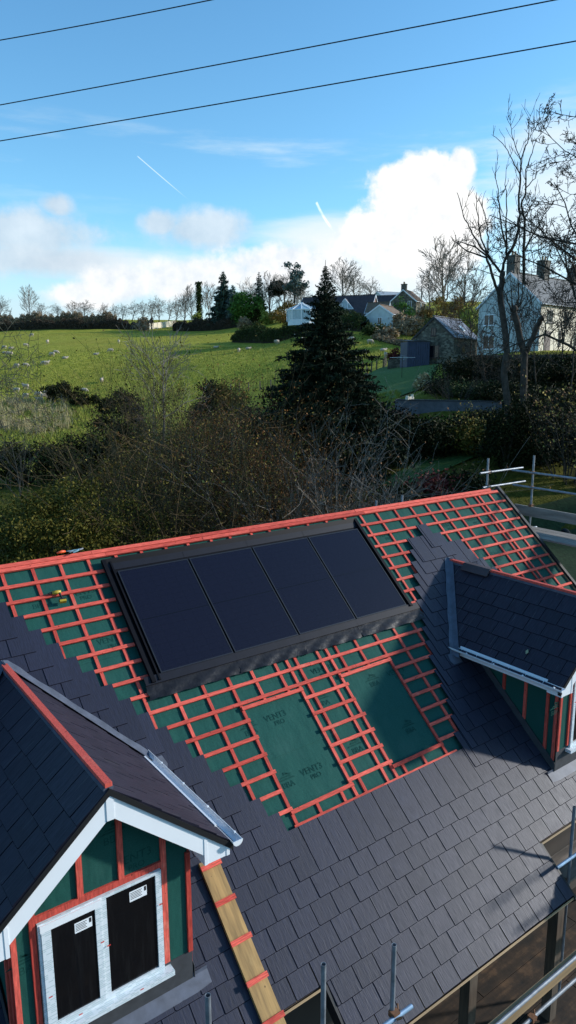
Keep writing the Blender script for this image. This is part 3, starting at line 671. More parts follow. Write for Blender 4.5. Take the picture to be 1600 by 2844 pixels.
# paving under the eaves
mb = MB(); y = -9.0
while y < -2.76:
    x = -8+rng.uniform(0, 1)
    while x < 14:
        l = rng.uniform(1.6, 2.6); mb.box(x, x+l-.012, y, y+.555, -5.32, -5.215+rng.uniform(0, .008)); x += l
    y += .565
tag(obj('paving', mb, 'deck'), kind='structure')
# overhead wires
def wire(p, q, label, sag=.12):
    a, b_ = Vector(p), Vector(q); d = b_-a; a2, b2 = a-d*.6, b_+d*.6; pts = []
    for i in range(41):
        t = i/40; x = a2.lerp(b2, t); x.z += sag*((t-.5)**2*4-.35); pts.append(x)
    c = sum(pts, Vector())/len(pts)
    mb = MB(); r = .017
    mb.tube([x-c for x in pts], r, 6)
    tag(obj('overhead_wire', mb, 'wire', None, c), label, 'cable', 'overhead wires crossing the sky')
wire(at(0, 110, 27), at(577, 0, 24.5), 'black overhead cable cutting the top left corner of the sky')
wire(at(0, 290, 27), at(1530, 0, 21), 'black overhead cable crossing the sky, middle of the three')
wire(at(0, 390, 27), at(1600, 112, 21), 'black overhead cable crossing the sky, lowest of the three')

# ================================================================== TERRAIN
# photo bearings and distances of known ground spots -> smooth height field
cps = [(0, 1120, 104), (150, 1090, 113), (235, 1088, 114), (143, 987, 140), (265, 985, 143), (420, 975, 142), (600, 965, 142), (690, 967, 141), (300, 945, 175), (600, 937, 185),
       (0, 930, 215), (100, 922, 222), (400, 916, 226), (600, 914, 226), (480, 890, 275), (0, 888, 270), (200, 886, 275), (700, 890, 230), (800, 905, 190),
       (800, 955, 150), (1000, 945, 158), (900, 893, 150), (1040, 915, 136), (1120, 865, 178), (1040, 950, 150), (1063, 972, 118), (1180, 958, 125), (1300, 930, 140), (1500, 900, 150), (750, 1040, 112), (680, 1085, 104), (730, 1100, 98),
       (1000, 1050, 82), (1116, 1050, 78), (1165, 1014, 88), (1240, 1016, 86), (1010, 1108, 70), (1110, 1104, 66), (1240, 1090, 68), (1350, 979, 86), (1495, 978, 78), (1640, 978, 84), (1420, 980, 76), (1600, 982, 74),
       (1420, 1085, 68), (1560, 1095, 66), (1200, 1118, 61), (1380, 1118, 60), (1200, 1166, 56), (1400, 1170, 55), (1060, 1340, 42), (1200, 1300, 47), (1325, 1266, 52), (1570, 1494, 39), (1500, 1560, 35), (1430, 1262, 46), (1580, 1330, 44),
       (100, 1200, 88), (100, 1262, 74), (0, 1320, 62), (250, 1240, 80), (420, 1200, 86), (500, 1290, 66), (600, 1160, 92), (600, 1320, 58), (800, 1300, 60), (850, 1180, 78), (920, 1330, 45), (980, 1200, 62), (300, 1420, 48)]
src = []
for px, py, D in cps: p = at(px, py, D); L, d = LD(p); src.append((L, d, p.z))
for L in (-30, -20, -10, 0, 10, 20, 30):
    for D in (-15, 0, 12, 24, 33): src.append((L, D, -5.3))
for L, D, z in ((-80, 60, -7), (-80, 110, -3), (-110, 160, 4), (-120, 240, 14), (90, 60, 2), (90, 90, 7), (110, 150, 13), (130, 250, 22), (0, 320, 25), (-130, 320, 20), (140, 330, 26), (50, 40, -2.5), (-60, 20, -5.6), (60, 10, -5.3), (-60, -20, -5.3), (60, -20, -5.3)): src.append((L, D, z))
src = np.array(src); XY = src[:, :2]/50
def _U(r2): return np.where(r2 > 1e-12, r2*np.log(np.maximum(r2, 1e-12)), 0)
n_ = len(src); K = _U(((XY[:, None]-XY[None])**2).sum(-1))+np.eye(n_)*.02
Pm = np.hstack([np.ones((n_, 1)), XY]); A = np.block([[K, Pm], [Pm.T, np.zeros((3, 3))]]); wts = np.linalg.solve(A, np.concatenate([src[:, 2], np.zeros(3)]))
def hgt(L, D):
    L = np.asarray(L, float); D = np.asarray(D, float); Lc = np.clip(L, -120, 120); Dc = np.clip(D, -20, 330)
    q = np.stack([Lc.ravel(), Dc.ravel()], -1)/50
    z = _U(((q[:, None]-XY[None])**2).sum(-1))@wts[:n_]+wts[n_]+q@wts[n_+1:]
    z = z.reshape(L.shape); far = np.maximum(np.maximum(np.abs(L)-120, D-330), 0)
    return z-far*.02+.12*np.sin(L*.31+D*.17)*np.sin(D*.23-L*.11)*np.clip((D-45)/30, 0, 1)
def gz(p): L, D = LD(p); return float(hgt(np.array([L]), np.array([D]))[0])
def GP(px, D):
    p = at(px, 1029, D); p.z = gz(p); return p
def hit(px, py, d0=60, d1=260):
    "where the line of sight meets the ground"
    Ds = np.arange(d0, d1, .5); d = ray(px, py); t = Ds/d.dot(HF)
    P_ = np.array([CAM[:]])+t[:, None]*np.array([d[:]]); rel = P_-np.array([CAM[:]])
    L = rel@np.array(HR[:]); z = hgt(L, Ds); i = np.argmax(P_[:, 2] < z); return Vector(P_[i]), Ds[i]
Ls = np.concatenate([[-3000, -1200, -500, -240], np.arange(-140, 141, 2.5), [240, 500, 1200, 3000]])
Dn = np.concatenate([[-3000, -900, -300, -120], np.arange(-40, 130, 2.), np.arange(130, 345, 3.5), [420, 600, 1000, 2000, 4000]])
gL, gD = np.meshgrid(Ls, Dn); gZ = hgt(gL, gD)
gx = CAM.x+gL*HR.x+gD*HF.x; gy = CAM.y+gL*HR.y+gD*HF.y
nl, ndn = len(Ls), len(Dn)
mb = MB(); mb.v = [tuple(v) for v in np.stack([gx, gy, gZ], -1).reshape(-1, 3).tolist()]
mb.f = [(j*nl+i, j*nl+i+1, (j+1)*nl+i+1, (j+1)*nl+i) for j in range(ndn-1) for i in range(nl-1)]
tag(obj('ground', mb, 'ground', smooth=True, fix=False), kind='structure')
def patch(name, pts, mat, lift=.05, step=24):
    "a grass patch draped on the ground, outline given as (px, D) pairs of left and right edge rows"
    mb = MB(); rows = len(pts)
    for (pl, Dl, pr, Dr) in pts:
        a, b_ = at(pl, 1029, Dl), at(pr, 1029, Dr)
        for i in range(step+1):
            p = a.lerp(b_, i/step); p.z = gz(p)+lift; mb.v.append(tuple(p))
    w = step+1; mb.f = [(j*w+i, j*w+i+1, (j+1)*w+i+1, (j+1)*w+i) for j in range(rows-1) for i in range(step)]
    return tag(obj(name, mb, mat, smooth=True, fix=False), kind='structure')
def dense(rows, k=5):
    out = []
    for a, b_ in zip(rows, rows[1:]):
        for i in range(k): t = i/k; out.append(tuple(x+(y-x)*t for x, y in zip(a, b_)))
    return out+[rows[-1]]
patch('lawn', dense([(1000, 70, 1105, 66), (985, 74, 1190, 70), (985, 80, 1215, 78), (1000, 87, 1225, 85), (1060, 95, 1180, 91)]), 'lawn', .10)
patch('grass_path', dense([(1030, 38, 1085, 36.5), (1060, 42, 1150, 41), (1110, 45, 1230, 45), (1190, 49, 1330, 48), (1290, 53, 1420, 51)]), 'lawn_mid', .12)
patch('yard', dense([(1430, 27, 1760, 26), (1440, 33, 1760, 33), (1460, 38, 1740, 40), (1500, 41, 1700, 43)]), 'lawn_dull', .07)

# ================================================================== PLANTS
def leaf_mesh(name, C, size, seed, mat, aspect=.55, up=0., jit=.35):
    "one leaf-shaped four-sided face per centre"
    r = np.random.default_rng(seed); C = np.asarray(C, float); N = len(C)
    a = r.normal(size=(N, 3)); a[:, 2] += up; a /= np.linalg.norm(a, axis=1)[:, None]
    b_ = r.normal(size=(N, 3)); b_ -= (b_*a).sum(1)[:, None]*a; b_ /= np.linalg.norm(b_, axis=1)[:, None]
    sz = (size*(1+jit*r.uniform(-1, 1, N)))[:, None]
    V = np.stack([C-a*sz, C+b_*sz*aspect, C+a*sz, C-b_*sz*aspect], 1).reshape(-1, 3)
    me = bpy.data.meshes.new(name); me.vertices.add(4*N); me.vertices.foreach_set('co', V.ravel())
    me.loops.add(4*N); me.loops.foreach_set('vertex_index', np.arange(4*N)); me.polygons.add(N); me.polygons.foreach_set('loop_start', np.arange(0, 4*N, 4))
    me.materials.append(MATS[mat]); me.update(); me.validate(); return me
def grow(seed, H, r0, levels=4, trunk=.35, nl=9, ang=(25, 60), ratio=.5, wob=.16, upb=.10, twig=5, lean=(0, 0), sides=(7, 5, 4, 3, 3), kids=(5, 5, 4, 3), limbtop=.95, rmin=.006):
    "bare tree: returns trunk mesh builder, crown mesh builder and the twig tips"
    r = random.Random(seed); mt, mc = MB(), MB(); tips = []
    def rnd(): return Vector((r.gauss(0, 1), r.gauss(0, 1), r.gauss(0, 1)))
    def go(p, d, ln, rad, lv):
        n = max(2, 5-lv if lv else 7); pts = [p.copy()]; rr = [rad]; end = .18 if lv == 0 else .35
        for i in range(n):
            d = (d+rnd()*wob*(1 if lv else .35)+Vector((0, 0, upb*(1 if lv else .5)))).normalized(); p = p+d*ln/n; pts.append(p.copy()); rr.append(max(rmin, rad*(1-(1-end)*(i+1)/n)))
        (mt if lv == 0 else mc).tube(pts, rr, sides[min(lv, 4)], cap=lv < 2)
        if lv >= levels-1: tips.append(pts[-1]); tips.append(pts[-2]); return
        nk = nl if lv == 0 else kids[min(lv-1, 3)]
        for j in range(nk):
            t = (trunk+(limbtop-trunk)*(j+r.random()*.7)/nk) if lv == 0 else .25+.72*(j+r.random())/nk
            q = t*n; i = min(int(q), n-1); pos = pts[i].lerp(pts[i+1], q-i); rb = rr[i]*(.45 if lv == 0 else .55)
            dd = (pts[i+1]-pts[i]).normalized(); ax = dd.orthogonal().normalized(); ax.rotate(Matrix.Rotation(r.uniform(0, 2*PI) if lv else j*2.4+r.random(), 3, dd))
            nd_ = dd.copy(); nd_.rotate(Matrix.Rotation(R_(r.uniform(*ang)), 3, ax))
            go(pos, nd_, ln*ratio*r.uniform(.75, 1.15)*(1.1-.5*t if lv == 0 else 1.05-.35*t), max(rmin, rb), lv+1)
    go(Vector((0, 0, 0)), Vector((lean[0], lean[1], 1)).normalized(), H*.86, r0, 0)
    return mt, mc, tips
def bare_tree(name, label, loc, H, r0, seed, mat='bark_grey', tmat=None, cat='tree', group=None, leaves=None, **k):
    t = thing(name, label, cat, loc, 0, group); mt, mc, tips = grow(seed, H, r0, **k)
    obj('trunk', mt, mat, t, smooth=True, fix=False); cr = obj('crown', mc, tmat or mat, t, fix=False)
    if leaves:
        n, size, lm, spread = leaves; r = np.random.default_rng(seed); T = np.array([p[:] for p in tips]); C = T[r.integers(0, len(T), n)]+r.normal(size=(n, 3))*spread
        o = bpy.data.objects.new('leaves', leaf_mesh('leaves', C, size, seed, lm)); COL.objects.link(o); o.parent = cr
    return t
def clumps(r, n, dims, center, nc, rc, shell=.55, flat=0.):
    "leaf centres: clumps scattered through an ellipsoid, thicker near its surface"
    d = r.normal(size=(nc, 3)); d /= np.linalg.norm(d, axis=1)[:, None]; rad = shell+(1-shell)*r.random(nc)**.6
    cc = d*rad[:, None]*np.array(dims)*(1+.18*r.normal(size=nc))[:, None]
    cc[:, 2] = np.where(cc[:, 2] < -dims[2]*.9, -dims[2]*.9, cc[:, 2])
    i = r.integers(0, nc, n); return cc[i]+r.normal(size=(n, 3))*rc*np.array([1, 1, .75])+np.array(center)
def shrub(name, label, loc, dims, seed, mat, n=5000, size=.07, nc=60, rc=.22, stem='bark_dark', cat='shrub', group=None, base=0., stems=9, twigs=0, parent=None, shell=.55):
    t = parent or thing(name, label, cat, loc, 0, group); r = np.random.default_rng(seed); rr = random.Random(seed)
    C = clumps(r, n, dims, (0, 0, base+dims[2]), nc, rc, shell); C = C[C[:, 2] > .02]
    mb = MB()
    for i in range(stems):
        a = rr.uniform(0, 2*PI); k = rr.uniform(.3, .85); e = Vector((dims[0]*k*math.cos(a), dims[1]*k*math.sin(a), base+dims[2]*rr.uniform(1.0, 1.8)))
        m_ = Vector((e.x*.35, e.y*.35, e.z*.5)); b0 = Vector((0, 0, -.2)); q = [b0, m_, e]
        mb.tube(q, [.05*dims[2]*.5+.01, .03*dims[2]*.5+.008, .006], 5)
    for i in range(twigs):
        p = Vector(C[rr.randrange(len(C))]); mb.tube([p, p+Vector((p.x*.12+rr.gauss(0, .12), p.y*.12+rr.gauss(0, .12), rr.uniform(.1, .45)))], [.008, .004], 3, cap=False)
    obj('stems', mb, stem, t, fix=False)
    o = bpy.data.objects.new('foliage', leaf_mesh('foliage', C, size, seed, mat)); COL.objects.link(o); o.parent = t
    return t
def thicket(name, label, loc, H, spread, seed, stem, n_st=26, leaves=None, cat='shrub', tw=5, group=None, r0=.03, kids=6, lens=.42, up=.05):
    "many-stemmed leafless bush: fans of stems, each with side twigs"
    t = thing(name, label, cat, loc, 0, group); r = random.Random(seed); ms, mc = MB(), MB(); tips = []
    def rnd(k): return Vector((r.gauss(0, k), r.gauss(0, k), r.gauss(0, k)))
    def br(p, d, ln, rad, lv, mbx):
        n = 4 if lv < 2 else 3; pts = [p]; rr = [rad]
        for i in range(n): d = (d+rnd(.13)+Vector((0, 0, up))).normalized(); p = p+d*(ln/n); pts.append(p); rr.append(max(.004, rad*(1-.75*(i+1)/n)))
        mbx.tube(pts, rr, 5 if lv == 0 else 3, cap=False)
        if lv == 2: tips.append(pts[-1]); tips.append(pts[1]); return
        for j in range(kids if lv == 0 else tw):
            q = (.2+.78*(j+r.random())/(kids if lv == 0 else tw))*n; i = min(int(q), n-1); pos = pts[i].lerp(pts[i+1], q-i)
            dd = (pts[i+1]-pts[i]).normalized(); dd = (dd+rnd(.55)).normalized()
            br(pos, dd, ln*lens*r.uniform(.6, 1.2), max(.004, rr[i]*.55), lv+1, mc)
    for i in range(n_st):
        a = r.uniform(0, 2*PI); k = math.sqrt(r.random()); b0 = Vector((math.cos(a)*spread*.30*k, math.sin(a)*spread*.30*k, -.2))
        d = Vector((math.cos(a)*spread*k, math.sin(a)*spread*k, H*r.uniform(.75, 1.05))).normalized(); br(b0, d, H*r.uniform(.7, 1.08)/max(.45, d.z)*.9, r0*r.uniform(.6, 1.2), 0, ms)
    obj('stems', ms, stem, t, fix=False); tw_ = obj('twigs', mc, stem, t, fix=False)
    for li, (n, size, lm, spr) in enumerate(leaves or []):
        rg = np.random.default_rng(seed+li); T = np.array([p[:] for p in tips]); C = T[rg.integers(0, len(T), n)]+rg.normal(size=(n, 3))*spr
        o = bpy.data.objects.new('leaves', leaf_mesh('leaves', C, size, seed+li, lm)); COL.objects.link(o); o.parent = tw_
    return t
def conifer(name, label, loc, H, R, seed, mat='needle', stem='bark_dark', whorl=46, nb=7, cards=34, csz=.24, droop=.35, bare=.03, taper=.85, cat='tree', ragged=.2, group=None, pts_only=None):
    t = thing(name, label, cat, loc, 0, group); r = random.Random(seed); rg = np.random.default_rng(seed); mt, mc = MB(), MB(); C = []; Z = []
    mt.tube([(0, 0, -.5), (.02*R, 0, H*.4), (0, .02*R, H*.8), (0, 0, H)], [H*.016, H*.011, H*.005, .012], 8)
    for i in range(whorl):
        f = bare+(1-bare-.03)*((i+.5)/whorl)**.92; z = H*f; rad = R*(1-f)**taper*r.uniform(1-ragged, 1+ragged)+.05
        k = max(4, int(nb*(1-.35*f)))
        for j in range(k):
            a = 2*PI*(j+r.random()*.8)/k+i*1.1; ln = rad*r.uniform(.65, 1.12); up0 = .45*f**2+.05
            pts = []
            for q in range(5):
                s_ = q/4; pts.append(Vector((math.cos(a)*ln*s_, math.sin(a)*ln*s_, z+ln*(up0*s_-droop*s_*s_*(1-.7*f)+.22*droop*s_**4))))
            mc.tube(pts, [max(.006, .02*ln*(1-.8*q/4)) for q in range(5)], 3, cap=False)
            nc = max(3, int(cards*ln/R*1.6))
            for q in range(nc):
                s_ = .12+.9*r.random()**.75; i0 = min(3, int(s_*4)); p = pts[i0].lerp(pts[i0+1], min(1.1, s_*4-i0)); w = .16*ln*(1-s_*.6)
                C.append((p.x+r.gauss(0, w), p.y+r.gauss(0, w), p.z-abs(r.gauss(0, .5*w))+.02)); Z.append(csz*(.40+.60*min(1, ln/(R*.45))))
    obj('trunk', mt, stem, t, smooth=True, fix=False); cr = obj('crown', mc, stem, t, fix=False)
    o = bpy.data.objects.new('needles', leaf_mesh('needles', C, np.array(Z), seed, mat, .30)); COL.objects.link(o); o.parent = cr
    return t
def hedge(name, label, a, b_, H, Wd, seed, mat, dens=70, size=.14, cat='hedge', rag=.25, twigs=10, top=None):
    "bank of leaf and twig between two ground points; a dark woody core keeps it opaque"
    r = np.random.default_rng(seed); rr = random.Random(seed); ln = (b_-a).length; t = thing(name, label, cat, (a+b_)/2); d = (b_-a)/ln; sd = Vector((-d.y, d.x, 0)).normalized(); c = (a+b_)/2
    N = int(ln*dens*H); u = r.random(N)*ln; ph = r.uniform(0, 6, 3)
    hh = H*(1+rag*(.5*np.sin(u*.5+ph[0])+.3*np.sin(u*1.3+ph[1])+.35*np.sin(u*3.1+ph[2])))
    th = r.random(N)*PI; k = .75+.3*r.random(N); w = np.cos(th)*Wd/2*k*1.15; z = np.maximum(np.sin(th)**.6*hh*k, .02)
    base = np.array([gz(a+d*(ln*q/24)) for q in range(25)]); zb = np.interp(u, np.linspace(0, ln, 25), base)
    C = np.array(a[:])[None]+u[:, None]*np.array(d[:])+w[:, None]*np.array(sd[:]); C[:, 2] = zb+z; C -= np.array(c[:])
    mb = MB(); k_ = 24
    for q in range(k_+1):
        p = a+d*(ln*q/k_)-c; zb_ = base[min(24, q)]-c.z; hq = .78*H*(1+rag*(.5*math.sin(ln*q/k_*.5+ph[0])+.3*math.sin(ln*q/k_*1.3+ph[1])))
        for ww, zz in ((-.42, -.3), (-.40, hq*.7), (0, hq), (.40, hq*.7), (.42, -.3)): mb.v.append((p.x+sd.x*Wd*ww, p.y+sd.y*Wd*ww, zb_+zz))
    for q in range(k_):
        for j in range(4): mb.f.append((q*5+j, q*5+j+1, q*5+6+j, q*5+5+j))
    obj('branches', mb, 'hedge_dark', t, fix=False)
    mb = MB()
    for q in range(int(ln*twigs)):
        p = Vector(C[rr.randrange(N)]); mb.tube([p, p+Vector((rr.gauss(0, .15), rr.gauss(0, .15), rr.uniform(.2, .7)))], [.02, .01], 3, cap=False)
    if mb.v: obj('twigs', mb, 'twig_brown', t, fix=False)
    o = bpy.data.objects.new('foliage', leaf_mesh('foliage', C, size, seed, mat)); COL.objects.link(o); o.parent = t
    return t
topz = lambda px, py, D: at(px, py, D).z
def HT(px, py, D): return topz(px, py, D)-gz(at(px, 1029, D))

# ================================================================== BUILDINGS IN THE DISTANCE
def frame_dirs(dl, dd): v = HR*dl+HF*dd; return math.atan2(v.y, v.x)
def gable_house(name, label, loc, rz, L, Wd, hw, hr, wall, roof, wins=(), over=.3, cat='house', chim=(), doors=(), verge='white_frame', gwall=None, sink=1.5):
    t = thing(name, label, cat, loc, rz)
    mb = MB().prism([(0, -Wd/2, -sink), (0, Wd/2, -sink), (0, Wd/2, hw), (0, 0, hw+hr), (0, -Wd/2, hw)], (-L/2, 0, 0), (L/2, 0, 0)); obj('wall', mb, wall, t)
    if gwall: # differently coloured gable skin
        for sd_ in gwall[1]:
            x = sd_*L/2; obj('gable_wall', MB().prism([(x, -Wd/2, -sink), (x, Wd/2, -sink), (x, Wd/2, hw), (x, 0, hw+hr-.01), (x, -Wd/2, hw)], (sd_*.004, 0, 0), (sd_*.03, 0, 0)), gwall[0], t)
    k = hr/(Wd/2); a = math.atan(k); nx = Vector((0, math.sin(a), math.cos(a))); mb = MB(); th = .12
    rp = []
    for sd_ in (-1, 1):
        e = Wd/2+over; r0 = Vector((0, 0, hw+hr+.02)); r1 = Vector((0, sd_*e, hw+hr+.02-k*e)); up = Vector((0, 0, th))
        mb.prism([r0, r1, r1+up, r0+up], (-L/2-over*.6, 0, 0), (L/2+over*.6, 0, 0))
    mb.box(-L/2-over*.6, L/2+over*.6, -.12, .12, hw+hr+.05+th, hw+hr+.12+th); rf = obj('roof', mb, roof, t)
    for x in (-L/2-over*.6, L/2+over*.6):
        s_ = 1 if x > 0 else -1; mb = MB()
        for sd_ in (-1, 1):
            e = Wd/2+over; r0 = Vector((0, 0, hw+hr-.14)); r1 = Vector((0, sd_*e, hw+hr-.14-k*e)); mb.prism([r0, r1, r1+Vector((0, 0, .27)), r0+Vector((0, 0, .27))], (x+s_*.004, 0, 0), (x+s_*.05, 0, 0))
        obj('verge', mb, verge, t)
    for sd_ in (-1, 1): obj('gutter', MB().tube([(-L/2-.2, sd_*(Wd/2+over+.05), hw-k*over+.05), (L/2+.2, sd_*(Wd/2+over+.05), hw-k*over+.05)], .06, 6), verge, t)
    for (fc, sv, z, w, h, fr) in wins:
        if fc in 'FB':
            sg = -1 if fc == 'F' else 1; y = sg*Wd/2; X0 = lambda q, d0, d1: (q[0], q[1], *sorted((y+sg*d0, y+sg*d1)), q[2], q[3])
        else:
            sg = -1 if fc == 'L' else 1; x = sg*L/2+(sg*.03 if gwall and sg in gwall[1] else 0); X0 = lambda q, d0, d1: (*sorted((x+sg*d0, x+sg*d1)), q[0], q[1], q[2], q[3])
        f = .07; mb = MB()
        for q in ((sv-w/2, sv+w/2, z, z+f), (sv-w/2, sv+w/2, z+h-f, z+h), (sv-w/2, sv-w/2+f, z+f, z+h-f), (sv+w/2-f, sv+w/2, z+f, z+h-f), (sv-.03, sv+.03, z+f, z+h-f)): mb.box(*X0(q, .002, .06))
        mb.box(*X0((sv-w/2-.08, sv+w/2+.08, z-.08, z-.002), .002, .12))
        wo = obj('window', mb, fr, t); obj('pane', MB().box(*X0((sv-w/2+.02, sv+w/2-.02, z+.02, z+h-.02), .001, .025)), 'glass_dark', wo)
    for (fc, sv, w, h, fr) in doors:
        sg = -1 if fc in 'FL' else 1
        q = (sv-w/2, sv+w/2, 0, h)
        if fc in 'FB': y = sg*Wd/2; dd_ = obj('door', MB().box(q[0], q[1], *sorted((y+sg*.002, y+sg*.05)), 0, h), fr, t); obj('handle', MB().box(q[1]-.12, q[1]-.08, *sorted((y+sg*.051, y+sg*.09)), 1., 1.06), 'galv', dd_)
        else: x = sg*L/2; dd_ = obj('door', MB().box(*sorted((x+sg*.002, x+sg*.05)), q[0], q[1], 0, h), fr, t); obj('handle', MB().box(*sorted((x+sg*.051, x+sg*.09)), q[1]-.12, q[1]-.08, 1., 1.06), 'galv', dd_)
    for (x, y, w, d, z1, mt) in chim:
        mb = MB().box(x-w/2, x+w/2, y-d/2, y+d/2, hw, z1); mb.box(x-w/2-.07, x+w/2+.07, y-d/2-.07, y+d/2+.07, z1+.002, z1+.15); ch = obj('chimney', mb, mt, rf)
        for i in range(2): rf_ = MB().lathe([(.14, z1+.15), (.11, z1+.6), (.13, z1+.62)], 8, (x-w*.25+i*w*.5, y, 0)); mb2 = obj('chimney_pot', rf_, 'clay_pot', t)
    return t
# white two-storey house behind the bare ash
D0 = 78.; c0 = at(1495, 977, D0); rz = frame_dirs(.743, .669); XL = Vector((math.cos(rz), math.sin(rz), 0)); YL = Vector((-XL.y, XL.x, 0)); Lh, Wh = 15., 7.6
wh = gable_house('white_house', 'tall two-storey house with pale gable and cream lit front behind the bare ash trunks', c0+XL*Lh/2+YL*Wh/2, rz, Lh, Wh, 5.1, 3.3, 'render_cream', 'roof_weathered', over=.25,
    wins=[('F', -Lh/2+2.0, 3.1, 1.1, 1.3, 'dark_frame'), ('F', -Lh/2+5.6, 3.0, .8, 1.4, 'dark_frame'), ('F', -Lh/2+8.6, 3.1, 1.1, 1.3, 'dark_frame'), ('F', -Lh/2+12, 3.1, 1.1, 1.3, 'dark_frame'),
          ('F', -Lh/2+4.4, .7, .5, 1.6, 'dark_frame'), ('F', -Lh/2+8.2, .7, 1.0, 1.5, 'dark_frame'), ('L', 2.4, 3.0, 1.3, 1.2, 'white_frame'), ('L', -.6, 3.3, .7, .9, 'white_frame'), ('L', 2.3, .4, 1.5, 1.5, 'white_frame')],
    doors=[('F', -Lh/2+1.7, 1.3, 2.2, 'door_brown')], chim=[(-Lh/2+.9, .3, 1.1, 1.0, 10.2, 'chimney_stone'), (-Lh/2+6.8, 0, 1.2, 1.0, 10.2, 'chimney_stone'), (Lh/2-1, 0, 1.2, 1., 10.0, 'chimney_stone')], gwall=('render_shade_tone', (-1,)))
# porch post, bargeboard pole beside gable; stone barn with slate roof
D0 = 86.; c0 = at(1258, 1016, D0); rz = frame_dirs(.574, .819); XL = Vector((math.cos(rz), math.sin(rz), 0)); YL = Vector((-XL.y, XL.x, 0)); Lh, Wh = 8.2, 5.2
barn = gable_house('stone_barn', 'small rubble stone barn with dark slate roof and one rooflight beside the lawn', c0+XL*Lh/2+YL*Wh/2, rz, Lh, Wh, 3.3, 2.35, 'stone', 'roof_slate', over=.15, cat='barn', verge='dark_frame',
    wins=[('L', -.1, .95, 1.35, 1.45, 'door_brown'), ('L', 0, 3.55, .6, .9, 'door_brown'), ('F', -1.0, 1.2, .8, 1.2, 'door_brown')])
mb = MB().box(-.35, .35, -.5, .5, 0, .10); sk = obj('rooflight', mb, 'white_frame', barn, (.9, -1.45, 3.3+2.35*(1-1.45/2.6)+.17), (math.atan(2.35/2.6), 0, 0)); obj('pane', MB().box(-.28, .28, -.43, .43, .101, .112), 'glass_pale', sk)
obj('flue', MB().tube([(-.6, .5, 5.3), (-.6, .5, 6.1)], .13, 8), 'black_trim', barn)
# shed of dark blue sheeting
p = at(1152, 1010, 87.5); rz = frame_dirs(.95, .25)
t = thing('metal_shed', 'dark blue corrugated shed against the left end of the stone barn', 'shed', p, rz)
mb = MB(); n = 40
for i in range(n+1):
    x = -1.45+2.9*i/n; y = -1.0+(.04 if i % 4 < 2 else 0); mb.v += [(x, y, -.5), (x, y, 2.55)]
mb.f = [(2*i, 2*i+2, 2*i+3, 2*i+1) for i in range(n)]; obj('corrugated_front', mb, 'shed_blue', t, fix=False)
obj('wall', MB().box(-1.44, 1.44, -.955, 1.1, -.5, 2.5), 'shed_blue', t); obj('roof', MB().prism([(-1.5, -1.08, 2.56), (1.5, -1.08, 2.56), (1.5, 1.2, 2.75), (-1.5, 1.2, 2.75)], (0, 0, 0), (0, 0, .06)), 'dark_frame', t)
# bungalow on the hill
D0 = 152.; pr = at(1035, 820, 149.5); pl = at(851, 828, 155.5); mid = (pr+pl)/2; rz = frame_dirs(.925, -.38); Lb = 15.3; zb = mid.z-6.4
bung = gable_house('bungalow', 'long dark tiled bungalow with white bargeboards and a triangular glazed dormer on the hill', Vector((mid.x, mid.y, zb)), rz, Lb, 8.4, 2.4, 4.0, 'render_white', 'roof_dark', over=.35, gwall=('brick_pink', (1, -1)),
    wins=[('F', -3.2, .9, 1.6, 1.2, 'white_frame'), ('F', 2.5, .9, 1.6, 1.2, 'white_frame'), ('R', 0, 3.6, .7, 1.1, 'white_frame')])
kx = 2.3; yfr = -2.95; A_, B_, C_ = Vector((kx-1.8, yfr, 3.62)), Vector((kx+1.8, yfr, 3.62)), Vector((kx, yfr, 5.65))
obj('dormer', MB().prism([A_, B_, C_], (0, .05, 0), (0, 3.2, 0)), 'roof_dark', bung); mb = MB()
for a_, b_ in ((A_, B_), (B_, C_), (C_, A_), (Vector((kx-.6, yfr, 3.62)), Vector((kx-.6, yfr, 4.9))), (Vector((kx+.6, yfr, 3.62)), Vector((kx+.6, yfr, 4.9)))): mb.beam(a_-Vector((0, .05, 0)), b_-Vector((0, .05, 0)), .12, .22, (0, 1, 0))
dw = obj('dormer_window', mb, 'white_frame', bung); obj('pane', MB().prism([A_, B_, C_], (0, -.02, 0), (0, .02, 0)), 'glass_pale', dw)
sk = obj('rooflight', MB().box(-.7, .7, -.6, .6, 0, .10), 'white_frame', bung, (-4.4, -2.55, 2.4+4.0*(1-2.55/4.2)+.16), (math.atan(4/4.2), 0, 0)); obj('pane', MB().box(-.6, .6, -.5, .5, .101, .112), 'glass_pale', sk)
# rear wing and porch of the bungalow
p = at(1080, 822, 176.); gable_house('rear_wing', 'dark roofed wing joining the bungalow to the stone cottage', Vector((p.x, p.y, p.z-5.6)), rz, 12, 7, 2.6, 3.0, 'stone', 'roof_dark', cat='house wing', verge='dark_frame', wins=[('F', 1.5, .8, 1.2, 1.1, 'white_frame')])
p = at(1052, 842, 146.); gable_house('porch_roof_building', 'low reddish roofed outbuilding between the bungalow and the pale garage', Vector((p.x, p.y, p.z-4.2)), frame_dirs(.93, -.36), 4.2, 4, 2.4, 1.8, 'render_white', 'roof_brown', cat='outbuilding', wins=[('F', 0, 1, 1, 1, 'white_frame')])
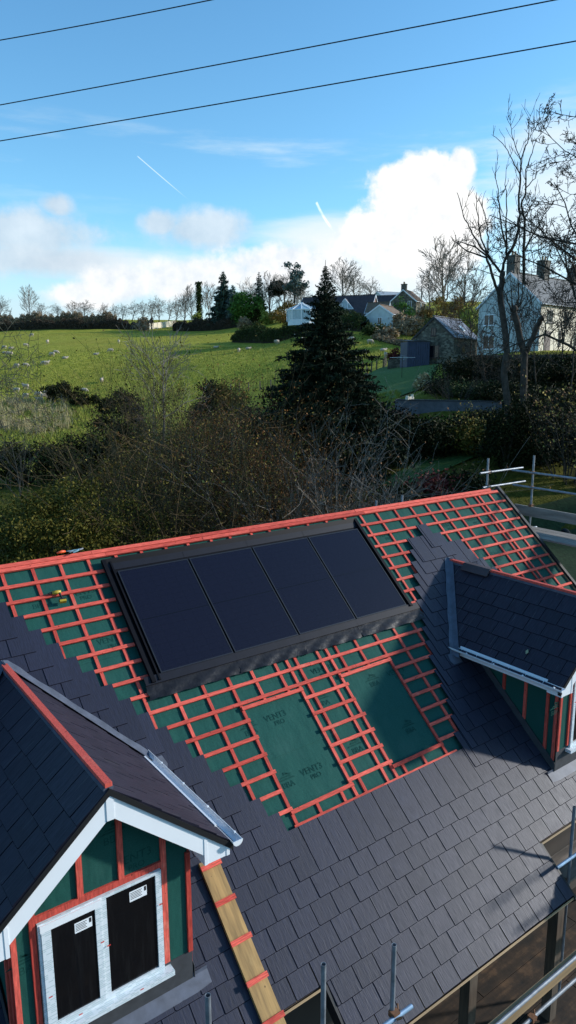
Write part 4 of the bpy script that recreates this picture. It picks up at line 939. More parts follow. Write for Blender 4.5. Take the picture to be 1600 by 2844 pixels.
# conservatory
p = at(838, 893, 143.); t = thing('conservatory', 'white octagonal glazed conservatory at the left of the bungalow', 'conservatory', Vector((p.x, p.y, p.z)), rz)
mb, mg, mr = MB(), MB(), MB(); n = 10; Rr = 2.7
P8 = [Vector((Rr*1.12*math.cos(2*PI*i/n), Rr*math.sin(2*PI*i/n), 0)) for i in range(n)]
for i in range(n):
    a_, b_ = P8[i], P8[(i+1) % n]; mb.beam(a_, a_+Vector((0, 0, 2.1)), .12, .12, (0, 1, 0.01)); mb.beam(a_+Vector((0, 0, 2.1)), b_+Vector((0, 0, 2.1)), .14, .16); mb.beam(a_+Vector((0, 0, 2.15)), Vector((0, 0, 3.35))+a_*.12, .14, .12)
    mg.add([a_*.98, b_*.98, b_*.98+Vector((0, 0, 2.1)), a_*.98+Vector((0, 0, 2.1))], [(0, 1, 2, 3)]); mr.add([a_+Vector((0, 0, 2.13)), b_+Vector((0, 0, 2.13)), Vector((0, 0, 3.32))], [(0, 1, 2)])
mb.box(-.3, .3, -.06, .06, 3.3, 3.6); obj('frame', mb, 'white_frame', t); obj('glazing', mg, 'glass_pale', t, fix=False); obj('roof_glazing', mr, 'glass_pale', t, fix=False); obj('base_wall', MB().lathe([(2.75, -.8), (2.75, .3)], 10), 'render_white', t)
# pale garage, stone cottage, far shed, summerhouse
D0 = 136.; c0 = at(1090, 908, D0); rz = frame_dirs(.50, .866); XL = Vector((math.cos(rz), math.sin(rz), 0)); YL = Vector((-XL.y, XL.x, 0)); Lh, Wh = 6.5, 5.3
gable_house('garage', 'pale rendered garage with one dark window below the bungalow', c0+XL*Lh/2+YL*Wh/2, rz, Lh, Wh, 2.3, 1.7, 'render_cream', 'roof_brown', over=.2, cat='garage', wins=[('L', -.1, .45, .9, 1.35, 'white_frame')], verge='white_frame', gwall=('render_shade_tone', (-1,)))
D0 = 164.; c0 = at(1155, 866, D0); rz = frame_dirs(.45, .893); XL = Vector((math.cos(rz), math.sin(rz), 0)); YL = Vector((-XL.y, XL.x, 0)); Lh, Wh = 7.5, 6.1
gable_house('stone_cottage', 'stone cottage with brown roof and a square chimney at its gable, right of the bungalow', c0+XL*Lh/2+YL*Wh/2, rz, Lh, Wh, 2.35, 2.5, 'stone', 'roof_brown', over=.2, cat='cottage', wins=[('L', -1.6, .9, .9, 1.5, 'white_frame'), ('F', 0, .9, .9, 1.2, 'white_frame')], chim=[(-Lh/2+.6, 0, .95, 1.1, 6.0, 'chimney_stone')])
p = at(1080, 830, 240.); gable_house('farm_shed', 'pale grey roofed farm shed beyond the bungalow roofs', Vector((p.x, p.y, p.z-4.)), frame_dirs(.9, .43), 9, 8, 4, 2.0, 'render_white', 'roof_grey', cat='shed')
p = hit(605, 896, 150, 330)[0] if False else GP(605, 221); gable_house('summerhouse', 'small open fronted summerhouse with brown roof at the far hedge below the spruces', p, frame_dirs(.97, -.2), 4.2, 3, 1.9, 1.1, 'fence_wood', 'roof_brown', cat='summerhouse', doors=[('F', 0, 1.2, 1.7, 'dark_frame')])
# fences, walls, pole
def post_fence(name, label, pts, h, mat, wires=3, cat='fence', rails=False):
    c = sum(pts, Vector())/len(pts); t = thing(name, label, cat, c)
    for p in pts: obj('post', MB().box(p.x-c.x-.06, p.x-c.x+.06, p.y-c.y-.06, p.y-c.y+.06, p.z-c.z-.3, p.z-c.z+h+rng.uniform(-.05, .05)), mat, t)
    mb = MB()
    for a_, b_ in zip(pts, pts[1:]):
        for k in range(wires): z = Vector((0, 0, h*(.3+.65*k/max(1, wires-1)))); mb.tube([a_-c+z, b_-c+z], .012 if not rails else .04, 4)
    obj('rail' if rails else 'wire', mb, mat if rails else 'wire', t); return t
pts = [GP(x, d) for x, d in ((965, 99), (985, 97.5), (1006, 96), (1019, 94.5), (1032, 93), (1046, 93.5), (1064, 94), (1068, 96), (1072, 98))]
post_fence('field_fence', 'short dark post and wire fence between the lawn and the sheep field', pts, 1.25, 'fence_wood')
pts = [GP(x, d) for x, d in ((640, 105), (664, 104), (690, 103), (722, 102), (752, 101), (785, 99), (815, 97))]
post_fence('pasture_fence', 'thin post and wire fence at the field edge left of the tall spruce', pts, 1.25, 'fence_wood')
a_, b_ = GP(420, 227), GP(494, 240); c = (a_+b_)/2; t = thing('panel_fence', 'cream boarded fence along the far hedge', 'fence', c)
for i in range(7):
    p, q = a_.lerp(b_, i/7)-c, a_.lerp(b_, (i+.93)/7)-c; obj('fence_panel', MB().beam(p+Vector((0, 0, 1.0)), q+Vector((0, 0, 1.0)), .06, 1.7), 'fence_cream', t); obj('post', MB().beam(p+Vector((0, 0, -.3)), p+Vector((0, 0, 2.0)), .16, .16, (0, 1, 0)), 'fence_cream', t)
p = GP(1164, 188); t = thing('utility_pole', 'thin wooden utility pole standing behind the stone cottage', 'pole', p); zt = topz(1164, 792, 188)-p.z
obj('pole', MB().tube([(0, 0, -1), (0, 0, zt)], [.16, .11], 8), 'bark_dark', t); obj('crossarm', MB().box(-.7, .7, -.05, .05, zt-.5, zt-.38), 'bark_dark', t)
def wall_run(name, label, a_, b_, h0, wd, mat, cat='wall', cope=None, n=14):
    c = (a_+b_)/2; t = thing(name, label, cat, c); d = (b_-a_).normalized(); sd_ = Vector((-d.y, d.x, 0)).normalized()*wd/2; mb = MB(); mc = MB()
    for i in range(n):
        p, q = a_.lerp(b_, i/n)-c, a_.lerp(b_, (i+1)/n)-c; zz = h0+(rng.uniform(-.04, .04) if not cope else 0)
        mb.add([p-sd_-Vector((0, 0, 3)), q-sd_-Vector((0, 0, 3)), q+sd_-Vector((0, 0, 3)), p+sd_-Vector((0, 0, 3)), p-sd_+Vector((0, 0, zz)), q-sd_+Vector((0, 0, zz)), q+sd_+Vector((0, 0, zz)), p+sd_+Vector((0, 0, zz))], [(4, 5, 6, 7), (0, 1, 5, 4), (2, 3, 7, 6), (1, 2, 6, 5), (3, 0, 4, 7)])
        if cope:
            e = (q-p)*.01; k = sd_*1.25; mc.add([p+e-k+Vector((0, 0, h0+.003)), q-e-k+Vector((0, 0, h0+.003)), q-e+k+Vector((0, 0, h0+.003)), p+e+k+Vector((0, 0, h0+.003)), p+e-k+Vector((0, 0, h0+.12)), q-e-k+Vector((0, 0, h0+.12)), q-e+k+Vector((0, 0, h0+.12)), p+e+k+Vector((0, 0, h0+.12))], [(4, 5, 6, 7), (0, 1, 5, 4), (2, 3, 7, 6), (1, 2, 6, 5), (3, 0, 4, 7), (0, 3, 2, 1)])
    obj('wall', mb, mat, t)
    if cope: obj('coping', mc, cope, t)
    return t
simple('block_wall', (.10, .105, .12), .9, .3, 2.5, bumps=.3)
wall_run('garden_wall', 'long dark blockwork garden wall below the lawn', at(1098, 1112, 60), at(1395, 1118, 57.5), 0, .3, 'block_wall', cope='lead_dark')
wall_run('terrace_wall', 'dark stone terrace wall below the tall pale house', at(1230, 986, 77), at(1680, 984, 72.5), 0, .5, 'stone')
a_ = GP(1078, 90); b_ = GP(1128, 89); a_.z += 1.2; b_.z += 1.1; wall_run('rubble_wall', 'low rough stone wall between the fence posts and the blue shed', a_, b_, 0, .6, 'stone', n=10)
# rotary airer
p = hit(1116, 1051, 60, 110)[0]; h = topz(1116, 993, LD(p)[1])-p.z; t = thing('rotary_airer', 'open rotary washing line on a thin pole in the lawn', 'washing line', p, .35)
obj('pole', MB().tube([(0, 0, -.1), (0, 0, h+.05)], .03, 8), 'bark_dark', t)
mb, ml = MB(), MB(); E4 = [Vector((1.45*math.cos(PI/2*i), 1.45*math.sin(PI/2*i), h)) for i in range(4)]
for e in E4: mb.tube([(0, 0, h-.35), e*.45+Vector((0, 0, h*.55-.03)), e], .022, 6); mb.tube([(0, 0, h+.25), Vector((e.x*.45, e.y*.45, h))], .018, 5)
for k in (.4, .55, .7, .85, 1.):
    for i in range(4): a_, b_ = E4[i], E4[(i+1) % 4]; ml.tube([Vector((a_.x*k, a_.y*k, h)), Vector((b_.x*k, b_.y*k, h-.01))], .013, 4)
obj('arms', mb, 'galv', t); obj('line', ml, 'upvc', t)
# tyre, trough, bench, marker
p = hit(1570, 1502, 25, 60)[0]; tag(obj('tyre', MB().lathe([(.18, -.11), (.30, -.12), (.345, -.05), (.345, .05), (.30, .12), (.18, .11), (.17, 0), (.18, -.11)], 24), 'tyre', None, p+Vector((0, 0, .36)), (R_(72), 0, R_(70)), smooth=True), 'worn black tyre lying on the grass beyond the scaffold', 'tyre')
p = hit(1192, 1082, 50, 100)[0]; t = thing('trough', 'small blue-grey trough beside the dry grass clump', 'trough', p, .5); obj('body', MB().prism([(-.55, 0, 0), (.55, 0, 0), (.65, 0, .4), (-.65, 0, .4)], (0, -.25, 0), (0, .25, 0)), 'shed_blue', t); obj('rim', MB().box(-.67, .67, -.27, .27, .402, .43), 'galv', t)
p = hit(1018, 1046, 50, 110)[0]; t = thing('garden_bench', 'low grey plank bench at the left edge of the lawn', 'bench', p, .9); obj('seat', MB().box(-.9, .9, -.2, .2, .38, .43), 'board', t); obj('leg', MB().box(-.75, -.65, -.18, .18, 0, .38), 'board', t); obj('leg', MB().box(.65, .75, -.18, .18, 0, .38), 'board', t)
p = at(1307, 1160, 57.2); tag(obj('marker', MB().box(-.10, -.03, -.02, .02, -.25, .2).box(.03, .10, -.02, .02, -.22, .22).box(-.03, .03, -.015, .015, -.05, .03), 'upvc', None, p), 'small white marker in front of the dark garden wall', 'marker')
p = at(1138, 1106, 59.6); tag(obj('planter', MB().box(-.55, .55, -.12, .12, -.1, .14).box(-.5, -.42, -.1, .1, .14, .22).box(.4, .5, -.1, .1, .14, .3), 'render_cream', None, p, (0, 0, .3)), 'pale planter on the left end of the garden wall', 'planter')

# ================================================================== SHEEP
def sheep_mesh(pose):
    bm = bmesh.new(); 
    def el(c, r, rot=0., n=12):
        mtx = Matrix.Translation(c) @ Matrix.Rotation(rot, 4, 'Y') @ Matrix.Diagonal((*r, 1)); bmesh.ops.create_uvsphere(bm, u_segments=n, v_segments=8, radius=1, matrix=mtx)
    if pose == 'lie':
        el((0, 0, .28), (.58, .34, .30)); el((.50, 0, .42), (.2, .14, .2), -.5); el((.68, .02, .52), (.17, .08, .085), .35); el((.3, .2, .1), (.22, .07, .08)); el((-.3, .22, .1), (.22, .09, .09))
    else:
        el((0, 0, .62), (.56, .30, .29)); el((-.35, 0, .64), (.28, .28, .27)); el((.32, 0, .63), (.27, .26, .26))
        if pose == 'graze': el((.58, 0, .48), (.24, .13, .14), .9); el((.76, 0, .20), (.16, .075, .085), 1.15); el((.72, .10, .30), (.05, .07, .03)); el((.72, -.10, .30), (.05, .07, .03))
        else: el((.52, 0, .80), (.2, .13, .2), -.7); el((.70, 0, .98), (.17, .075, .085), .4); el((.60, .11, 1.02), (.04, .08, .03)); el((.60, -.11, 1.02), (.04, .08, .03))
        for x in (.32, -.38):
            for y in (.13, -.13):
                m = Matrix.Translation((x, y, .2)); bmesh.ops.create_cone(bm, cap_ends=True, segments=7, radius1=.045, radius2=.075, depth=.44, matrix=m)
        el((-.60, 0, .52), (.06, .06, .16))
    me = bpy.data.meshes.new('sheep'); bm.to_mesh(me); bm.free(); o = bpy.data.objects.new('tmp', me); COL.objects.link(o)
    md = o.modifiers.new('r', 'REMESH'); md.mode = 'VOXEL'; md.voxel_size = .035; sm = o.modifiers.new('s', 'SMOOTH'); sm.iterations = 3
    bpy.context.view_layer.update(); me2 = bpy.data.meshes.new_from_object(o.evaluated_get(bpy.context.evaluated_depsgraph_get())); bpy.data.objects.remove(o)
    me2.name = 'sheep'; me2.materials.clear(); me2.materials.append(MATS['wool']); me2.polygons.foreach_set('use_smooth', [True]*len(me2.polygons)); return me2
SM = {k: sheep_mesh(k) for k in ('graze', 'stand', 'lie')}
sheep = [ # crop x, y (left half of the field), pose, heading, label
 (160, 461, 'graze', 3.0, 'distant sheep nearest the dark far hedge, top left of the field'), (240, 497, 'stand', 1.6, 'sheep seen end-on below the sheep nearest the far hedge'),
 (598, 497, 'stand', 1.8, 'sheep seen end-on above the bare pale birch, alone mid field'), (557, 541, 'graze', 3.4, 'sheep grazing just lower left of the end-on sheep above the birch'),
 (482, 555, 'lie', 0., 'sheep standing alone left of the grazing one in the middle of the field'), (283, 549, 'graze', .2, 'upper right sheep of a close pair in the left half of the field'),
 (262, 561, 'graze', 2.9, 'lower left sheep of a close pair in the left half of the field'), (327, 574, 'lie', .3, 'resting sheep right of the close pair in the left half of the field'),
 (222, 606, 'graze', 3.1, 'left sheep of two overlapping ones below the close pair'), (234, 604, 'stand', .4, 'right sheep of two overlapping ones below the close pair'),
 (1085, 520, 'lie', .1, 'leftmost sheep of the three resting on the right side of the open field'), (1202, 540, 'graze', 1.4, 'lowest sheep of the three on the right side of the open field'),
 (1248, 526, 'lie', .2, 'rightmost sheep of the three on the right side of the open field'), (1384, 495, 'stand', 1.9, 'rear sheep of two overlapping ones near the hedge block left of the spruce'),
 (1396, 501, 'graze', 1.2, 'front sheep of two overlapping ones near the hedge block left of the spruce'), (513, 692, 'stand', 1.5, 'sheep alone just left of the pale birch branches'),
 (425, 743, 'graze', .1, 'sheep grazing at the right of the gorse bush'), (130, 726, 'stand', 2.8, 'sheep seen through twigs above the group left of the gorse'),
 (85, 742, 'graze', 3.0, 'sheep grazing lower left behind the drooping twigs'), (130, 772, 'graze', 2.7, 'sheep alone between the rushes and the group beside the gorse'),
 (193, 764, 'graze', 2.9, 'rear left sheep of the huddle beside the gorse'), (200, 784, 'lie', 3.1, 'front sheep of the huddle beside the gorse'), (226, 774, 'graze', .5, 'right sheep of the huddle beside the gorse'),
 (234, 757, 'graze', .2, 'farthest sheep of the huddle, half hidden by the gorse'), (22, 524, 'graze', 3.0, 'left sheep of two behind the twigs at the left edge'), (54, 524, 'lie', .1, 'right sheep of two behind the twigs at the left edge'),
 (130, 513, 'graze', .3, 'sheep alone above the close pair, left side of the field'), (24, 548, 'lie', .2, 'sheep lowest left of the trio behind the left edge twigs'), (50, 558, 'graze', 3.3, 'sheep lowest right of the trio behind the left edge twigs'),
 (130, 615, 'graze', .2, 'right sheep of two below the left edge trio'), (84, 620, 'graze', 2.8, 'left sheep of two below the left edge trio')]
sheepR = [(40, 472, 'stand', 2.0, 'sheep standing left of the spruce top behind its branches'), (76, 486, 'graze', .5, 'sheep grazing close to the left edge of the spruce'), (104, 545, 'graze', .4, 'sheep half hidden by spruce branches below the grazing one'),
 (318, 485, 'graze', 2.9, 'sheep just right of the spruce top near the hedge'), (413, 497, 'graze', .1, 'sheep alone mid way between the spruce and the stone barn'), (384, 550, 'graze', 2.8, 'sheep between the spruce and the fence posts'),
 (478, 536, 'lie', .3, 'larger sheep resting close to the fence posts by the lawn'), (491, 566, 'stand', 1.7, 'sheep seen end-on right at the fence post by the lawn'), (333, 588, 'stand', 1.9, 'sheep end-on peeping out beside the right spruce branches')]
for i, (x, y, ps, h_, lab) in enumerate(sheep+sheepR):
    px, py = (x/1.811, 680+y/1.811) if i < len(sheep) else (800+x/1.811, 680+y/1.811)
    p, d = hit(px, py, 70, 262); o = bpy.data.objects.new('sheep', SM[ps]); COL.objects.link(o); o.location = p-Vector((0, 0, .03)); o.rotation_euler = (0, 0, h_-YAW); k = rng.uniform(.82, 1.0); o.scale = (k, k, k)
    tag(o, lab, 'sheep', 'sheep grazing in the field')

# ================================================================== FAR TREES
FT = 'bare trees along the skyline'
protos = []
for i, kw in enumerate((dict(levels=4, trunk=.14, nl=16, ang=(30, 62), ratio=.6, wob=.2, upb=.10), dict(levels=4, trunk=.2, nl=15, ang=(20, 48), ratio=.6, wob=.16, upb=.14), dict(levels=4, trunk=.16, nl=14, ang=(30, 65), ratio=.58, wob=.28, upb=.03, lean=(.35, 0)))):
    protos.append((grow(50+i, 10, .24, kids=(6, 5, 4, 3), rmin=.028, sides=(6, 4, 3, 3, 3), **kw)))
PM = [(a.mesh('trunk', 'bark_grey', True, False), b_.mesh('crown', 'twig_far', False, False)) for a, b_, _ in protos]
def far_tree(px, ytop, D, kind, label, wide=1., rz=0., ivy=None):
    p = GP(px, D); H = max(2.5, topz(px, ytop, D)-p.z); k = H/10
    t = thing('bare_tree', label, 'tree', p, rz, FT); t.scale = (k*wide, k*wide, k)
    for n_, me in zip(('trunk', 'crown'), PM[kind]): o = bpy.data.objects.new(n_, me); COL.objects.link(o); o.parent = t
    return t
row = [(14, 832, 262, 0, 1.3, 'leafless tree cut by the left edge of the skyline row'), (95, 806, 250, 1, .8, 'tallest leafless tree at the left end of the skyline'), (118, 842, 255, 2, 1.4, 'low leafless tree leaning at the foot of the tallest left tree'),
       (172, 850, 262, 0, 1.3, 'small round leafless tree next right of the tallest left tree'), (210, 843, 262, 1, 1.2, 'small leafless tree left of the widest low one on the skyline'), (243, 842, 262, 0, 1.7, 'widest low leafless tree on the left skyline'),
       (293, 848, 262, 0, 1.1, 'dark small leafless tree right of the widest low one'), (320, 846, 266, 2, 1.1, 'first of the wind-bent leafless trees from the left'), (345, 846, 266, 2, 1.2, 'wind-bent tree second from the left of the bent row'), (372, 838, 266, 2, 1.2, 'wind-bent tree above the left part of the far green strip'),
       (398, 838, 266, 2, 1.2, 'wind-bent tree right above the cream panel fence start'), (423, 838, 266, 2, 1.1, 'wind-bent tree above the left end of the cream panel fence'), (447, 832, 262, 0, 1.1, 'straighter leafless tree above the middle of the cream fence'), (472, 836, 262, 2, 1.1, 'wind-bent tree above the right end of the cream fence'),
       (492, 826, 255, 2, 1., 'taller bent tree just right of the cream fence'), (517, 818, 248, 0, 1., 'leafless tree two left of the ivy column'), (538, 806, 242, 1, .8, 'slim leafless tree immediately left of the ivy column'), (585, 800, 240, 1, .9, 'slim leafless tree between the ivy column and the big spruce')]
for i, (px, yt, D, kd, w, lab) in enumerate(row): far_tree(px, yt, D, kd, lab, w, i*1.3 if kd != 2 else -.3*(i % 3)-YAW)
for px, yt, D, kd, w, lab in ((705, 790, 228, 0, 1.2, 'brownish leafless tree left of the slim dark conifer'), (750, 775, 215, 1, 1.0, 'leafless tree right of the slim dark conifer'), (790, 770, 212, 0, 1.1, 'brownish leafless tree left below the grey-leaved tree'), (840, 790, 205, 0, 1.1, 'leafless tree at the left gable of the bungalow'),
    (948, 738, 215, 1, 1.2, 'tall pale leafless tree behind the bungalow ridge right of the spruce'), (985, 760, 220, 0, 1.2, 'leafless tree behind the middle of the bungalow ridge'), (1030, 783, 240, 0, 1.3, 'low leafless tree behind the bungalow right gable'), (1225, 692, 165, 1, 1.15, 'large fan shaped leafless tree on the skyline left of the bare ash'), (1290, 735, 150, 0, 1., 'leafless tree behind the left side of the ash limbs'), (1190, 770, 168, 0, 1., 'smaller leafless tree at the left foot of the fan shaped one')):
    far_tree(px, yt, D, kd, lab, w, px*.7)
# conifers and evergreens of the far garden
p = GP(625, 222); conifer('spruce', 'broad blue-green spruce in the far garden right of the ivy column', p, topz(622, 750, 222)-p.z, 5.2, 11, 'needle_blue', whorl=30, nb=8, cards=30, csz=.75, droop=.25, taper=.9)
p = GP(650, 218); conifer('spruce', 'narrower pale green conifer overlapping the right side of the broad spruce', p, topz(650, 790, 218)-p.z, 2.6, 12, 'needle_grey', whorl=22, nb=6, cards=22, csz=.6, taper=.55)
p = GP(722, 222); conifer('conifer', 'slim dark conifer with a sharp tip behind the round green tree', p, topz(724, 752, 222)-p.z, 3.0, 13, 'needle_blue', whorl=24, nb=6, cards=20, csz=.6, droop=.3)
p = GP(558, 236); H = topz(558, 783, 236)-p.z; t = thing('ivy_column', 'dead trunk clothed in dark ivy like a column on the skyline', 'tree', p)
obj('trunk', MB().tube([(0, 0, -.5), (.1, 0, H)], [.3, .2], 8), 'bark_dark', t); r = np.random.default_rng(5); C = np.stack([r.normal(size=2600)*.42, r.normal(size=2600)*.42, r.random(2600)**.9*H], -1)
o = bpy.data.objects.new('ivy', leaf_mesh('ivy', C, .3, 5, 'hedge_green')); COL.objects.link(o); o.parent = t
mb = MB()
for i in range(14): z = H*(.35+.6*i/14); a = i*2.2; mb.tube([(0, 0, z), (1.6*math.cos(a), 1.6*math.sin(a), z+.3), (2.4*math.cos(a), 2.4*math.sin(a), z+.1)], [.06, .04, .02], 3)
obj('branches', mb, 'bark_dark', t, fix=False)
p = GP(686, 214); shrub('broadleaf_tree', 'round bright green evergreen tree right of the broad spruce', p, (4.2, 4.0, 4.6), 21, 'leaf_green', n=5500, size=.34, nc=70, rc=.75, cat='tree', base=.4)
p = GP(772, 214); t = shrub('scots_pine', 'dark flat-topped pine between the slim conifer and the grey-leaved tree', p, (2.6, 2.4, 1.9), 22, 'needle', n=1600, size=.4, nc=18, rc=.5, cat='tree', base=7.0, stems=7)
p = GP(822, 206); t = shrub('grey_leaved_tree', 'tall open grey-leaved tree on the skyline left of the spruce tip', p, (2.9, 2.6, 4.6), 23, 'needle_grey', n=2600, size=.36, nc=34, rc=.5, cat='tree', base=topz(822, 735, 206)-p.z-9.2, stems=12, stem='bark_grey', shell=.2)
for px, yt, D, rx, m_, lab in ((741, 863, 205, 2.0, 'leaf_lime', 'yellow-green shrub at the far hedge below the slim conifer'), (780, 862, 200, 2.6, 'leaf_orange', 'brown-orange shrub left of the conservatory'), (712, 850, 212, 2.6, 'leaf_dark', 'dark shrub under the round green tree'), (800, 835, 205, 3.0, 'leaf_orange', 'russet shrub below the grey-leaved tree'),
    (1150, 866, 158, 2.6, 'leaf_green', 'bright green shrub right of the stone cottage'), (1112, 826, 158, 1.8, 'leaf_green', 'green shrub in front of the stone cottage gable'), (1112, 872, 137, 1.9, 'twig_tan', 'tan leafless shrub right of the pale garage'), (1135, 895, 134, 2.6, 'twig_tan', 'tan scrub on the bank above the stone barn'),
    (1040, 905, 131, 2.2, 'hedge_green', 'dark green shrub in front of the pale garage'), (1075, 918, 129, 1.6, 'twig_tan', 'dry brown scrub below the pale garage'), (550, 868, 232, 1.3, 'leaf_lime', 'small yellow-green bush at the foot of the ivy column'), (400, 880, 222, 1.6, 'twig_tan', 'brown bush at the left end of the cream fence'), (680, 884, 204, 1.5, 'twig_tan', 'dry tan bush at the top of the hedge block'),
    (1215, 830, 150, 4.0, 'leaf_orange', 'large russet shrub mass under the fan shaped tree'), (1260, 830, 135, 3.6, 'leaf_orange', 'russet shrub mass between the barn roof and the white house'), (1300, 860, 112, 2.4, 'leaf_lime', 'yellow-green shrub right of the barn roof'), (1170, 850, 150, 2.4, 'twig_tan', 'tan shrub behind the stone barn'), (1195, 885, 122, 2.2, 'hedge_green', 'dark shrub on the bank behind the stone barn')):
    p = GP(px, D); H = max(1.2, topz(px, yt, D)-p.z); shrub('shrub', lab, p, (rx, rx*.9, H/2), int(px), m_, n=int(900+rx*420), size=.22 if m_ != 'twig_tan' else .3, nc=40, rc=.42, stems=7)
# hedges
hd = [((-60, 236), (250, 229), 2.6, 3.0, 'hedge_far', 'dark bramble hedge along the far left side of the field'), ((250, 229), (430, 229), 2.6, 3.0, 'hedge_far', 'dark hedge along the far middle of the field'), ((490, 226), (690, 214), 2.9, 3.0, 'hedge_far', 'dark hedge right of the cream panel fence'), ((-80, 250), (330, 246), 3.2, 3.4, 'twig_tan', 'pale brown scrub hedge rising behind the dark far hedge'),
      ((660, 168), (1000, 140), 3.0, 3.6, 'hedge_green', 'clipped hedge block in front of the conservatory and bungalow'), ((1050, 128), (1180, 118), .8, 3.2, 'twig_tan', 'dry bramble bank above the right end of the sheep field'), ((925, 141), (1012, 136), 2.3, 3.2, 'hedge_green', 'tall dark hedge between the bungalow and the pale garage')]
for i, (a_, b_, H, w, m_, lab) in enumerate(hd): hedge('hedge', lab, GP(*a_), GP(*b_), H, w, 60+i, m_, dens=230, size=.15, twigs=9, rag=.42)

# ================================================================== VALLEY AND NEAR PLANTS
# tall spruce in the middle
p = GP(902, 47); conifer('tall_spruce', 'tall dark spruce standing in front of the sheep field, its thin tip above the skyline', p, topz(899, 722, 47)-p.z, 6.0, 31, 'needle', whorl=120, nb=10, cards=170, csz=.17, droop=.44, taper=1.22, ragged=.34)
# pale birch
p = GP(447, 68); bare_tree('birch', 'pale leafless birch in front of the sheep field', p, HT(447, 905, 68), .16, 41, 'bark_pale', 'bark_pale', levels=4, trunk=.40, nl=10, ang=(28, 62), ratio=.62, wob=.15, upb=.12, kids=(6, 5, 4, 3), rmin=.015)
p = GP(418, 69); bare_tree('birch', 'slimmer leafless birch just left of the pale one', p, HT(405, 960, 69), .09, 42, 'bark_pale', 'twig_grey', levels=4, trunk=.35, nl=9, ang=(25, 55), ratio=.6, wob=.14, upb=.12, kids=(5, 5, 4, 3), rmin=.013)
# left edge tree reaching into the picture
p = GP(-120, 32); bare_tree('lichen_tree', 'grey leafless tree reaching into the left edge with drooping twigs', p, HT(-120, 820, 32), .085, 43, 'bark_lichen', 'bark_lichen', levels=4, trunk=.60, nl=18, ang=(55, 92), ratio=.46, wob=.2, upb=.0, kids=(8, 6, 4, 3), rmin=.010)
p = GP(40, 40); bare_tree('sapling', 'thin pale leafless sapling in the dark hollow at left', p, HT(45, 1165, 40), .07, 44, 'bark_grey', 'bark_grey', levels=4, trunk=.30, nl=12, ang=(20, 50), wob=.16, upb=.1, kids=(5, 4, 3, 3), rmin=.007)
# gorse, holly, orange shrub, purple thicket
p = GP(172, 106); shrub('gorse_bush', 'dark gorse bush beside the sheep at the field edge', p, (2.5, 1.8, 1.5), 51, 'leaf_dark', n=3600, size=.16, nc=40, rc=.3, twigs=60)
p = GP(235, 103); shrub('gorse_bush', 'low dark scrub right of the gorse bush', p, (2.4, 1.4, .75), 52, 'leaf_dark', n=2200, size=.15, nc=26, rc=.25)
p = GP(590, 76); shrub('holly', 'dark holly bush left of the orange shrub below the field', p, (2.3, 2.0, (topz(590, 1062, 76)-p.z)/2), 53, 'leaf_dark', n=9000, size=.13, nc=80, rc=.36, cat='bush')
p = GP(645, 75); shrub('orange_shrub', 'orange and yellow leaved shrub left of the pasture fence', p, (2.0, 1.8, (topz(645, 1058, 75)-p.z)/2), 54, 'leaf_orange', n=5500, size=.12, nc=70, rc=.36, twigs=80, stem='twig_brown')
p = GP(330, 74); shrub('dark_shrub', 'dark bushy shrub left of the grey thicket', p, (2.2, 2.0, (topz(330, 1080, 74)-p.z)/2), 55, 'leaf_dark', n=8000, size=.13, nc=70, rc=.4, cat='bush', twigs=60)
p = GP(445, 58); thicket('thicket', 'purple-grey leafless thicket at the foot of the pale birch', p, HT(445, 1085, 58), 2.6, 56, 'twig_purple', n_st=22, r0=.035, kids=7, tw=5)
p = GP(375, 64); thicket('thicket', 'brownish leafless thicket left of the birch trunks', p, HT(345, 1000, 64), 3.0, 57, 'twig_grey', n_st=16, r0=.035, kids=7, tw=5)
p = GP(520, 60); thicket('thicket', 'leafless brown scrub in front of the holly bush', p, HT(530, 1100, 60), 2.8, 58, 'twig_brown', n_st=20, kids=7, tw=5, leaves=[(2600, .06, 'leaf_brown', .15)])
